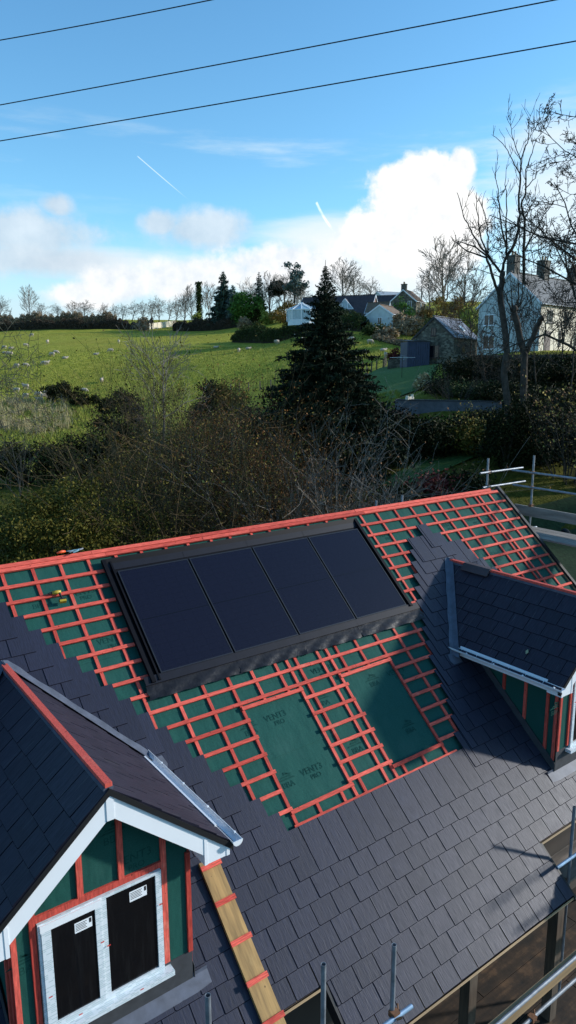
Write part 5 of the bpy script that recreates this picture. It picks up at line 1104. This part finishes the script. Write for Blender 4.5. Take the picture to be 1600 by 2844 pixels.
# dark trees and hedgerow of the hollow
for px, yt, D, rx, m_, sd, lab in ((60, 1232, 58, 3.4, 'leaf_dark', 61, 'dark bushes in the hollow behind the pale sapling'), (215, 1215, 60, 3.4, 'leaf_dark', 62, 'dark bushes in the hollow below the rough grass'), (340, 1190, 62, 2.6, 'leaf_dark', 63, 'dark bush right of the rough grass'), (690, 1140, 56, 2.8, 'hedge_dark', 64, 'dark brown bush left of the spruce foot'), (745, 1180, 50, 3.0, 'leaf_dark', 65, 'dark bush against the left of the spruce foot'),
    (1060, 1135, 54, 3.0, 'hedge_dark', 66, 'dark bramble bush in front of the left end of the garden wall'), (1140, 1165, 52, 3.0, 'leaf_dark', 67, 'dark laurel mass below the garden wall'), (1230, 1180, 52, 2.8, 'leaf_dark', 68, 'dark laurel right of the laurel mass below the wall'), (1310, 1185, 50, 2.4, 'leaf_olive', 69, 'yellow-leaved bush at the left foot of the ash trunks'),
    (1010, 1190, 50, 2.4, 'needle', 70, 'dark evergreen bush at the right foot of the spruce'), (1215, 1338, 40, 1.7, 'leaf_red', 73, 'low dark red leaved shrub above the right end of the ridge'), (1120, 1360, 38, 1.5, 'leaf_dark', 74, 'dark shrub between the grass path and the roof ridge'), (1300, 1320, 40, 1.6, 'leaf_dark', 75, 'dark shrub behind the scaffold corner'),
    (1290, 1082, 64, 2.2, 'hedge_green', 76, 'green creeping plants on the garden bed below the terrace'), (1370, 1090, 63, 2.0, 'hedge_green', 77, 'green plants right of the creeping ones under the terrace'), (1460, 1020, 68, 3.2, 'leaf_dark', 78, 'dark ivy bank below the house terrace left of the trunk'), (1560, 1020, 66, 3.6, 'leaf_dark', 79, 'dark yellowing bank below the house terrace at right'), (1330, 1010, 74, 2.0, 'hedge_dark', 80, 'dark scrub against the terrace wall below the house corner')):
    p = GP(px, D); H = max(.8, topz(px, yt, D)-p.z); shrub('bush', lab, p, (rx, rx*.85, H/2), sd, m_, n=int(3000+rx*1400), size=.11, nc=70, rc=.38, cat='bush', twigs=50)
p = hit(1174, 1082, 50, 100)[0]; shrub('pampas_clump', 'dry straw coloured grass clump beside the trough below the lawn', p, (.75, .7, .62), 81, 'rush', n=900, size=.22, nc=20, rc=.2, stems=4)
p = GP(1103, 93); shrub('red_bush', 'dark red bush beside the blue shed', p, (1.1, 1.0, .95), 82, 'leaf_red', n=1600, size=.12, nc=24, rc=.25)
# right side: ivy at the trunks, yellowing tree
p = GP(1420, 45); shrub('ivy_mound', 'ivy mound round the foot of the ash trunks', p, (1.3, 1.2, (topz(1420, 1120, 45)-p.z)/2), 83, 'leaf_dark', n=7000, size=.09, nc=60, rc=.28)
p = GP(1525, 46); shrub('yellowing_bush', 'dark bush with scattered yellow leaves behind the scaffold rails', p, (2.6, 2.2, (topz(1525, 1150, 46)-p.z)/2), 84, 'leaf_dark', n=9000, size=.10, nc=80, rc=.36, twigs=120)
p = GP(1600, 44); thicket('thicket', 'leafless scrub with yellow leaves at the right edge above the scaffold', p, HT(1600, 1040, 44), 3.4, 85, 'bark_dark', n_st=24, r0=.04, kids=7, tw=5, leaves=[(700, .085, 'leaf_yellow', .08), (900, .08, 'leaf_brown', .1)])
p = GP(1350, 52); thicket('thicket', 'yellow leaved scrub left of the ash trunks', p, HT(1350, 1140, 52), 2.6, 86, 'bark_dark', n_st=18, leaves=[(500, .09, 'leaf_yellow', .08)], kids=6, tw=5)
p = GP(1270, 60); thicket('thicket', 'dark leafless brambles hanging over the garden wall', p, HT(1270, 1030, 60), 3.0, 87, 'bark_dark', n_st=22, kids=6, tw=5)
p = GP(1400, 62); thicket('thicket', 'dark leafless scrub below the house terrace', p, HT(1400, 985, 62), 3.0, 88, 'bark_dark', n_st=20, kids=6, tw=5)
for px, yt, D, rx, sd, lab in ((1290, 995, 69, 2.6, 180, 'dark overgrown bush at the left end of the terrace wall'), (1375, 1000, 70, 2.8, 181, 'dark overgrown bush under the terrace between the barn and the trunks'), (1500, 1000, 70, 3.0, 182, 'dark overgrown bush under the cream house front'), (1600, 990, 69, 3.2, 183, 'dark overgrown bush under the terrace at the right edge'),
    (1250, 1060, 66, 2.4, 184, 'dark ivy mound on the steps below the barn'), (1420, 1075, 60, 3.0, 185, 'dark bush above the right end of the garden wall'), (1540, 1090, 58, 3.2, 186, 'dark bush right of the garden wall end'), (1360, 1150, 54, 2.6, 187, 'dark bush below the right end of the garden wall'), (1480, 1180, 50, 2.8, 188, 'dark bush right of the ash foot'), (1180, 1180, 50, 2.6, 189, 'dark bramble mound over the middle of the garden wall'), (980, 1150, 56, 2.4, 190, 'dark bush between the spruce and the garden wall')):
    p = GP(px, D); H = max(.8, topz(px, yt, D)-p.z); shrub('bush', lab, p, (rx, rx*.8, H/2), sd, 'leaf_dark', n=int(4000+rx*1500), size=.10, nc=80, rc=.4, cat='bush', twigs=90)
for px, yt, D, sd, lab in ((1300, 800, 72, 191, 'dark leafless small tree left of the pale house gable'), (1560, 830, 70, 192, 'dark leafless small tree before the cream house front'), (1350, 900, 66, 193, 'low dark leafless tree between the barn and the ash trunks')):
    p = GP(px, D); bare_tree('leafless_tree', lab, p, HT(px, yt, D), .10, sd, 'bark_dark', 'bark_dark', levels=4, trunk=.2, nl=14, ang=(30, 65), ratio=.6, wob=.2, upb=.08, kids=(6, 5, 4, 3), rmin=.014)
# near shrubs just behind the roof
p = GP(130, 19.5); shrub('evergreen_shrub', 'big olive-green evergreen shrub behind the left end of the ridge', p, (2.0, 1.9, (topz(130, 1352, 19.5)-p.z)/2), 91, 'leaf_olive', n=42000, size=.042, nc=170, rc=.22, twigs=160, stems=14)
p = GP(-60, 20.5); shrub('evergreen_shrub', 'olive-green shrub at the left edge behind the roof', p, (2.0, 1.9, (topz(-60, 1420, 20.5)-p.z)/2), 92, 'leaf_olive', n=26000, size=.042, nc=130, rc=.22, twigs=80, stems=12)
p = GP(300, 21); shrub('evergreen_shrub', 'dull green shrub between the olive shrub and the hazel', p, (1.7, 1.7, (topz(290, 1420, 21)-p.z)/2), 93, 'leaf_olive', n=24000, size=.042, nc=120, rc=.22, twigs=120, stems=12)
p = GP(520, 23); thicket('hazel', 'large leafless hazel with a few yellow leaves behind the middle of the ridge', p, HT(540, 1160, 23)*1.0, 3.4, 94, 'twig_grey', n_st=52, r0=.032, kids=9, tw=7, leaves=[(260, .05, 'leaf_yellow', .05), (5200, .040, 'leaf_scrub', .16), (9000, .034, 'leaf_olive', .20)])
p = GP(640, 25); thicket('hazel', 'leafless hazel with brown leaves left of the spruce foot', p, HT(640, 1150, 25), 2.7, 95, 'twig_brown', n_st=44, r0=.03, kids=9, tw=7, leaves=[(9000, .040, 'leaf_rust', .16), (4000, .034, 'leaf_scrub', .18), (120, .05, 'leaf_yellow', .05)])
p = GP(400, 24); thicket('hazel', 'leafless hazel right of the olive shrub', p, HT(400, 1230, 24), 2.4, 96, 'twig_grey', n_st=36, r0=.028, kids=8, tw=6, leaves=[(140, .05, 'leaf_yellow', .05), (9000, .035, 'leaf_olive', .18)])
p = GP(560, 27); shrub('dark_hedge', 'dark leafy undergrowth behind the hazel stems', p, (3.4, 2.0, (topz(560, 1235, 27)-p.z)/2), 97, 'hedge_dark', n=30000, size=.06, nc=120, rc=.4, twigs=100)
p = GP(880, 23.5); thicket('beech', 'pale twigged bush with brown leaves in front of the spruce foot', p, HT(850, 1215, 23.5), 2.5, 98, 'bark_pale', n_st=34, r0=.026, kids=8, tw=6, leaves=[(1700, .05, 'leaf_brown', .08)])
p = GP(1000, 24); thicket('beech', 'low pale twigged bush with brown leaves behind the ridge right of the panels', p, HT(985, 1330, 24), 1.9, 99, 'bark_pale', n_st=26, r0=.02, kids=8, tw=6, leaves=[(1300, .045, 'leaf_brown', .08)])
p = GP(800, 25); thicket('beech', 'brown leaved bush between the hazel and the pale twigged bush', p, HT(760, 1290, 25), 2.2, 100, 'twig_brown', n_st=32, r0=.024, kids=8, tw=6, leaves=[(4200, .042, 'leaf_brown', .12)])
p = GP(860, 28); shrub('dark_hedge', 'dark undergrowth at the foot of the spruce behind the pale twigs', p, (3.6, 2.0, (topz(860, 1330, 28)-p.z)/2), 101, 'hedge_dark', n=22000, size=.06, nc=100, rc=.4, twigs=80)
for px, yt, D, rx, m_, sd, lab in ((455, 1195, 31, 2.5, 'leaf_scrub', 201, 'rounded olive-brown bush behind the hazel stems'), (615, 1175, 33, 2.4, 'leaf_rust', 202, 'rounded rusty brown bush left of the spruce foot'), (330, 1270, 29, 2.1, 'leaf_scrub', 203, 'rounded olive-brown bush behind the dull green shrub'), (690, 1260, 30, 1.8, 'leaf_rust', 204, 'low rusty bush against the left side of the spruce foot'), (540, 1290, 28, 2.2, 'leaf_olive', 205, 'rounded olive bush in the middle of the scrub belt')):
    p = GP(px, D); H = max(1., topz(px, yt, D)-p.z); shrub('scrub_bush', lab, p, (rx, rx*.85, H/2), sd, m_, n=24000, size=.05, nc=130, rc=.30, cat='bush', twigs=260, stem='twig_brown')
for px, yt, D, sd, lab in ((1405, 790, 62, 211, 'slender leafless tree in front of the pale gable between the trunks'), (1500, 780, 62, 212, 'slender leafless tree before the corner of the pale house'), (1590, 760, 60, 213, 'slender leafless tree before the cream wall at the right edge')):
    p = GP(px, D); bare_tree('leafless_tree', lab, p, HT(px, yt, D), .08, sd, 'bark_dark', 'bark_dark', levels=4, trunk=.25, nl=13, ang=(22, 55), ratio=.55, wob=.2, upb=.1, kids=(6, 5, 4, 3), rmin=.013)
# rough grass and rushes at the left field edge
r = np.random.default_rng(7); mbv = []
def blades(name, px0, px1, D0, D1, n, h, mat, seed, label, cat, wid=.02):
    r = np.random.default_rng(seed); cl = r.random((max(20, n//25), 2)); i = r.integers(0, len(cl), n); u = cl[i]+r.normal(size=(n, 2))*.025
    D = D0+(D1-D0)*u[:, 1]; px = px0+(px1-px0)*u[:, 0]; L = D*(px-800)/1990; z = hgt(L, D)
    B = np.array(CAM[:])[None]+L[:, None]*np.array(HR[:])+D[:, None]*np.array(HF[:]); B[:, 2] = z
    a = r.uniform(0, 2*PI, n); w = np.stack([np.cos(a), np.sin(a), 0*a], -1)*wid; ln = np.stack([r.normal(size=n)*.28, r.normal(size=n)*.28, np.ones(n)], -1)*(h*r.uniform(.5, 1.15, n))[:, None]
    V = np.stack([B-w, B+w, B+ln*.6+w*.7, B+ln], 1).reshape(-1, 3); me = bpy.data.meshes.new(name); me.vertices.add(4*n); me.vertices.foreach_set('co', V.ravel()); me.loops.add(4*n); me.loops.foreach_set('vertex_index', np.arange(4*n)); me.polygons.add(n); me.polygons.foreach_set('loop_start', np.arange(0, 4*n, 4)); me.materials.append(MATS[mat]); me.update()
    o = bpy.data.objects.new(name, me); COL.objects.link(o); return tag(o, label, cat, kind='stuff')
blades('rushes', -90, 190, 86, 105, 3400, 1.3, 'rush', 71, 'straw coloured rushes at the lower left field edge', 'rushes', .035)
blades('rough_grass', -60, 430, 74, 106, 22000, .55, 'grass_blade', 72, 'rough tussocky grass between the field and the dark hollow', 'grass', .04)
blades('meadow_grass', -120, 1150, 104, 150, 26000, .26, 'grass_blade', 73, 'short tufted grass of the near part of the sheep field', 'grass', .05)
blades('bank_grass', 980, 1110, 58, 70, 7000, .35, 'grass_blade', 74, 'longer green grass on the bank below the lawn', 'grass', .03)

# ---- bare ash with two stems (limbs traced at their own depths), stub and pollard knob
PA = GP(1425, 46); DA = 46.
ash = thing('bare_ash', 'tall leafless ash with two stems and a sawn stub before the pale house', 'tree', PA)
def c5(x, y): return (1200+x/3.6225, 250+y/3.6225)
def c6(x, y): return (1300+x/4.83, 650+y/4.83)
ra = random.Random(12); mt, mc = MB(), MB()
def twigs_on(pts, rad, dens, ln, lv=0):
    dens *= 1.35
    for i in range(len(pts)-1):
        a_, b_ = pts[i], pts[i+1]; L_ = (b_-a_).length
        for j in range(int(L_*dens+ra.random())):
            p = a_.lerp(b_, ra.random()); d = (b_-a_).normalized(); d = (d*.75+Vector((ra.gauss(0, .55), ra.gauss(0, .55), ra.uniform(.1, .7)))).normalized(); l = ln*ra.uniform(.4, 1.25); q = [p]
            for k in range(3): d = (d+Vector((ra.gauss(0, .12), ra.gauss(0, .12), .16))).normalized(); q.append(q[-1]+d*l/3)
            mc.tube(q, [max(.014, rad*.5), max(.014, rad*.4), .012, .009], 3, cap=False)
            if lv < 1: twigs_on(q, rad*.5, dens*.9, ln*.55, lv+1)
def limb(pix, d0, d1, r0, r1, f=c5, mb=None, dens=1.6, ln=1.1, n=6):
    k = len(pix); pts = []
    for i, c in enumerate(pix):
        px, py = f(*c) if f else c; t = i/(k-1); pts.append(at(px, py, DA+d0+(d1-d0)*t)-PA)
    q = []
    for a_, b_ in zip(pts, pts[1:]):
        for j in range(3): q.append(a_.lerp(b_, j/3)+Vector((ra.gauss(0, .02), ra.gauss(0, .02), 0)))
    q.append(pts[-1]); rr = [.80*(r0+(r1-r0)*(i/(len(q)-1))**.8) for i in range(len(q))]
    (mb or mc).tube(q, rr, n); twigs_on(q, min(r1*.9, .022), dens, ln) if dens else None
limb([(1422, 1290), (1418, 1200), (1408, 1100), (1400, 1040), (1408, 977), (1403, 919), (1394, 857), (1389, 815), (1394, 778), (1396, 755)], 0, .1, .31, .21, None, mt, 0, n=9)
limb([(1468, 1290), (1460, 1200), (1455, 1100), (1457, 985), (1450, 958), (1443, 925), (1432, 885), (1428, 868)], .3, .1, .30, .24, None, mt, 0, n=9)
limb([(1457, 985), (1474, 952), (1490, 915), (1502, 888), (1509, 880)], .3, -.6, .21, .19, None, mt, .25, .8, n=9)
mt.tube([at(1424, 868, DA+.1)-PA, at(1430, 855, DA+.1)-PA, at(1432, 848, DA+.1)-PA], [.17, .23, .09], 8)
limb([(1389, 857), (1383, 807), (1372, 782), (1360, 737), (1352, 718)], .1, -.5, .15, .09, None, mc, .6)
for pix, a_, b_, r0, r1 in (([(700, 1840), (740, 1700), (750, 1600), (700, 1370), (680, 1150), (660, 1000), (630, 850)], .1, -.8, .13, .02), ([(740, 1700), (830, 1560), (860, 1450), (880, 1300), (870, 1150), (890, 900), (893, 700), (930, 600), (970, 500), (975, 350), (990, 250)], 0, .6, .15, .015), ([(750, 1600), (745, 1350), (755, 1150), (735, 950), (750, 750)], 0, 1.2, .08, .015),
    ([(690, 1830), (600, 1720), (500, 1590), (430, 1480), (370, 1380), (320, 1270), (280, 1100), (250, 1030)], 0, -1.2, .11, .02), ([(600, 1720), (560, 1640), (490, 1500), (470, 1350), (445, 1160), (450, 1030)], -.3, .6, .09, .02), ([(560, 1640), (565, 1480), (550, 1350), (515, 1200), (460, 1090)], 0, -.5, .07, .02), ([(560, 1680), (440, 1580), (320, 1540), (260, 1520)], -.3, -1.2, .08, .02), ([(560, 1690), (350, 1620), (210, 1510), (200, 1480)], -.3, .9, .07, .02),
    ([(893, 860), (800, 690), (740, 570), (640, 470), (600, 450)], .3, -.6, .05, .014), ([(893, 700), (850, 610), (815, 480), (780, 350), (745, 260)], .4, -.2, .045, .013), ([(920, 1950), (925, 1600), (935, 1300), (890, 1150), (940, 1050), (945, 800), (990, 680), (1030, 540), (1100, 430)], .2, .8, .13, .015), ([(925, 1620), (1040, 1420), (1130, 1250), (1200, 1160)], .2, -1., .08, .02), ([(935, 1280), (1000, 1170), (1045, 1080)], .3, .9, .07, .02), ([(930, 1000), (1000, 930), (1050, 870), (1055, 710)], .5, 1.4, .05, .015), ([(740, 1940), (690, 1880), (480, 1810), (260, 1800)], 0, -1.6, .05, .015), ([(970, 500), (1050, 370), (1055, 200)], .6, .3, .03, .012), ([(790, 300), (790, 200)], -.1, 0, .018, .01)):
    limb(pix, a_, b_, r0, r1, dens=1.3 if r0 > .06 else 1.0, ln=1.0)
for pix, a_, b_ in (([(610, 1010), (590, 900), (580, 700), (570, 620)], .1, -.5), ([(640, 1000), (680, 850), (680, 600), (650, 450)], .1, .6), ([(660, 1020), (700, 940), (730, 800), (740, 500), (740, 250)], .1, .2), ([(600, 1040), (540, 920), (500, 800), (420, 700)], 0, -.9)): limb(pix, a_, b_, .075, .022, c6, dens=1.4, ln=.9)
obj('trunk', mt, 'bark_ash', ash, smooth=True, fix=False); cr = obj('crown', mc, 'bark_dark', ash, fix=False)
# fine-twigged tree at the right edge
p = GP(1662, 43); bare_tree('edge_tree', 'large leafless tree with dense fine twigs at the right edge of the picture', p, HT(1690, 200, 43), .27, 131, 'bark_dark', 'bark_dark', levels=5, trunk=.36, nl=24, ang=(38, 75), ratio=.42, wob=.20, upb=.05, kids=(9, 7, 5, 3), rmin=.015, leaves=(70, .07, 'leaf_yellow', .1))
# unseen evergreens added right of the frame to throw shade over the hollow
for i, (L, D, H) in enumerate(((52, 36, 17), (60, 48, 19), (68, 58, 18), (50, 24, 14), (75, 44, 18))):
    p = CAM+HR*L+HF*D; p.z = gz(p); conifer('added_shade_tree', 'tall unseen evergreen added beyond the right of the picture to shade the hollow', p, H, 4.8, 140+i, 'needle', whorl=26, nb=9, cards=26, csz=.6, droop=.35, taper=.6, group='added evergreens beyond the right edge')

# ================================================================== LIGHT AND SKY
TO = Vector((.9, -.43, math.tan(R_(20)))).normalized()
sun = bpy.data.objects.new('sun', bpy.data.lights.new('sun', 'SUN')); COL.objects.link(sun)
sun.data.energy = 3.2; sun.data.angle = R_(2.6); sun.data.color = (1., .96, .91); sun.rotation_euler = (-TO).to_track_quat('-Z', 'Y').to_euler()
w = bpy.data.worlds.new('World'); S.world = w; w.use_nodes = True; nt = w.node_tree; bg = nt.nodes['Background']
sky = nd(nt, 'ShaderNodeTexSky', sky_type='NISHITA'); sky.sun_disc = False; sky.sun_elevation = math.asin(TO.z); sky.sun_rotation = math.atan2(TO.x, TO.y); sky.air_density = 1.0; sky.dust_density = .4; sky.ozone_density = 2.0
tc = nd(nt, 'ShaderNodeTexCoord'); d = tc.outputs['Generated']
def dot(v): n = nd(nt, 'ShaderNodeVectorMath', operation='DOT_PRODUCT'); n.inputs[1].default_value = v; lk(nt, d, n.inputs[0]); return n.outputs['Value']
az = math_(nt, 'MULTIPLY', math_(nt, 'ARCTAN2', dot(HR), dot(HF)), 180/PI); el = math_(nt, 'MULTIPLY', math_(nt, 'ARCSINE', dot((0, 0, 1))), 180/PI)
cx = nd(nt, 'ShaderNodeCombineXYZ'); lk(nt, az, cx.inputs[0]); lk(nt, el, cx.inputs[1]); ae = cx.outputs[0]
def nz(scale, sx=1., sy_=1., detail=6, rough=.6, off=0.):
    mp = nd(nt, 'ShaderNodeMapping'); mp.inputs['Scale'].default_value = (sx, sy_, 1); mp.inputs['Location'].default_value = (off, off*.7, off*.3); lk(nt, ae, mp.inputs['Vector']); return noise(nt, mp.outputs[0], scale, detail, rough)
n1 = nz(.22); n2 = nz(.75, off=3.); n3 = nz(.10, 1., 2.6, off=7.); n4 = nz(.16, .35, 2.2, off=11.)
PXA = lambda px, py: (math.degrees(math.atan2(*reversed([ray(px, py).dot(HF), ray(px, py).dot(HR)]))), math.degrees(math.asin(ray(px, py).normalized().z)))
def blob(px, py, rx, ry, amp=1.0, k=9.):
    a0, e0 = PXA(px, py); rx *= 180/PI/2000; ry *= 180/PI/2000
    u = math_(nt, 'DIVIDE', math_(nt, 'SUBTRACT', az, a0), rx); v = math_(nt, 'DIVIDE', math_(nt, 'SUBTRACT', el, e0), ry)
    r2 = math_(nt, 'ADD', math_(nt, 'MULTIPLY', u, u), math_(nt, 'MULTIPLY', v, v)); return math_(nt, 'SUBTRACT', amp, math_(nt, 'SQRT', r2))
def union(bs):
    o = bs[0]
    for b_ in bs[1:]: o = math_(nt, 'MAXIMUM', o, b_)
    return o
def smooth(v, a, b_, lo=0., hi=1.):
    n = nd(nt, 'ShaderNodeMapRange', interpolation_type='SMOOTHSTEP'); lk(nt, v, n.inputs['Value'])
    for i, x in enumerate((a, b_, lo, hi)): n.inputs[1+i].default_value = x
    return n.outputs[0]
wob = math_(nt, 'ADD', math_(nt, 'MULTIPLY', math_(nt, 'SUBTRACT', n1, .5), 1.3), math_(nt, 'MULTIPLY', math_(nt, 'SUBTRACT', n2, .5), .55))
def cloud(bs, a=-.05, b_=.28): return smooth(math_(nt, 'ADD', union(bs), wob), a, b_)
big = smooth(math_(nt, 'ADD', union([blob(1190, 478, 105, 66), blob(1165, 560, 150, 105), blob(1275, 470, 52, 58), blob(1120, 660, 215, 95), blob(1255, 640, 105, 150)]), math_(nt, 'MULTIPLY', wob, .85)), 0., .30)
low = cloud([blob(330, 795, 130, 60), blob(480, 790, 90, 50), blob(240, 820, 140, 45), blob(600, 760, 190, 55), blob(800, 740, 260, 70)], -.05, .5)
grey = cloud([blob(60, 650, 240, 75), blob(570, 640, 160, 60), blob(160, 570, 50, 35), blob(450, 620, 70, 40), blob(100, 720, 260, 60)], -.1, .6)
thin = math_(nt, 'MULTIPLY', smooth(math_(nt, 'ADD', union([blob(1560, 560, 230, 240), blob(900, 640, 260, 60), blob(300, 730, 360, 50)]), math_(nt, 'MULTIPLY', math_(nt, 'SUBTRACT', n4, .5), 1.6)), 0., .8), .85)
hor = math_(nt, 'MULTIPLY', smooth(math_(nt, 'ADD', el, math_(nt, 'MULTIPLY', n3, 7.)), 15., 6.), .80)
above = smooth(el, -1., .5)
skc = nd(nt, 'ShaderNodeHueSaturation'); skc.inputs['Saturation'].default_value = 1.12; lk(nt, sky.outputs[0], skc.inputs['Color'])
SKYK = .12; CLW = .68
base = mix(nt, 1., skc.outputs[0], (SKYK*.92, SKYK*1.30, SKYK*1.36), 'MULTIPLY')
whitec = ramp(nt, n2, [(.3, (.80*CLW, .86*CLW, .93*CLW)), (.6, (1.02*CLW, 1.02*CLW, 1.02*CLW))])
wisp = math_(nt, 'MULTIPLY', math_(nt, 'MULTIPLY', smooth(n4, .50, .74), smooth(el, 10., 14.)), math_(nt, 'MULTIPLY', smooth(el, 19., 15.), .55))
base = mix(nt, wisp, base, (.80*CLW, .94*CLW, 1.0*CLW))
c = mix(nt, hor, base, (.66*CLW, .80*CLW, .92*CLW))
c = mix(nt, thin, c, (.86*CLW, .95*CLW, 1.0*CLW))
c = mix(nt, math_(nt, 'MULTIPLY', grey, .85), c, ramp(nt, n1, [(.35, (.56*CLW, .68*CLW, .80*CLW)), (.65, (.78*CLW, .87*CLW, .95*CLW))]))
mist = math_(nt, 'MULTIPLY', cloud([blob(1000, 760, 420, 110), blob(930, 690, 200, 60)], -.1, .8), .9)
c = mix(nt, mist, c, (.93*CLW, .97*CLW, 1.0*CLW)); c = mix(nt, math_(nt, 'MULTIPLY', low, .92), c, whitec); c = mix(nt, big, c, ramp(nt, n2, [(.30, (.90*CLW, .93*CLW, .96*CLW)), (.56, (1.06*CLW, 1.06*CLW, 1.05*CLW))]))
def streak(p, q, wd, soft=1., bend=0.):
    (a0, e0), (a1, e1) = PXA(*p), PXA(*q); dx, dy = a1-a0, e1-e0; L_ = math.hypot(dx, dy)
    u = math_(nt, 'DIVIDE', math_(nt, 'ADD', math_(nt, 'MULTIPLY', math_(nt, 'SUBTRACT', az, a0), dx/L_), math_(nt, 'MULTIPLY', math_(nt, 'SUBTRACT', el, e0), dy/L_)), L_)
    v = math_(nt, 'ADD', math_(nt, 'MULTIPLY', math_(nt, 'SUBTRACT', az, a0), -dy/L_), math_(nt, 'MULTIPLY', math_(nt, 'SUBTRACT', el, e0), dx/L_))
    if bend: v = math_(nt, 'ADD', v, math_(nt, 'MULTIPLY', math_(nt, 'SINE', math_(nt, 'MULTIPLY', u, 5.)), bend))
    m1 = smooth(math_(nt, 'ABSOLUTE', v), wd, wd*.2); m2 = math_(nt, 'MULTIPLY', smooth(u, 0., .03), smooth(u, 1., .45)); return math_(nt, 'MULTIPLY', math_(nt, 'MULTIPLY', m1, m2), soft)
c = mix(nt, streak((380, 432), (530, 560), .05, .36), c, (.95, 1, 1)); c = mix(nt, math_(nt, 'MULTIPLY', streak((878, 560), (958, 690), .13, .55, .10), smooth(n2, .30, .62)), c, (1, 1, 1))
lk(nt, c, bg.inputs['Color']); bg.inputs['Strength'].default_value = 1.0
S.view_settings.view_transform = 'Standard'; S.view_settings.look = 'None'; S.view_settings.exposure = .6; S.view_settings.gamma = 1
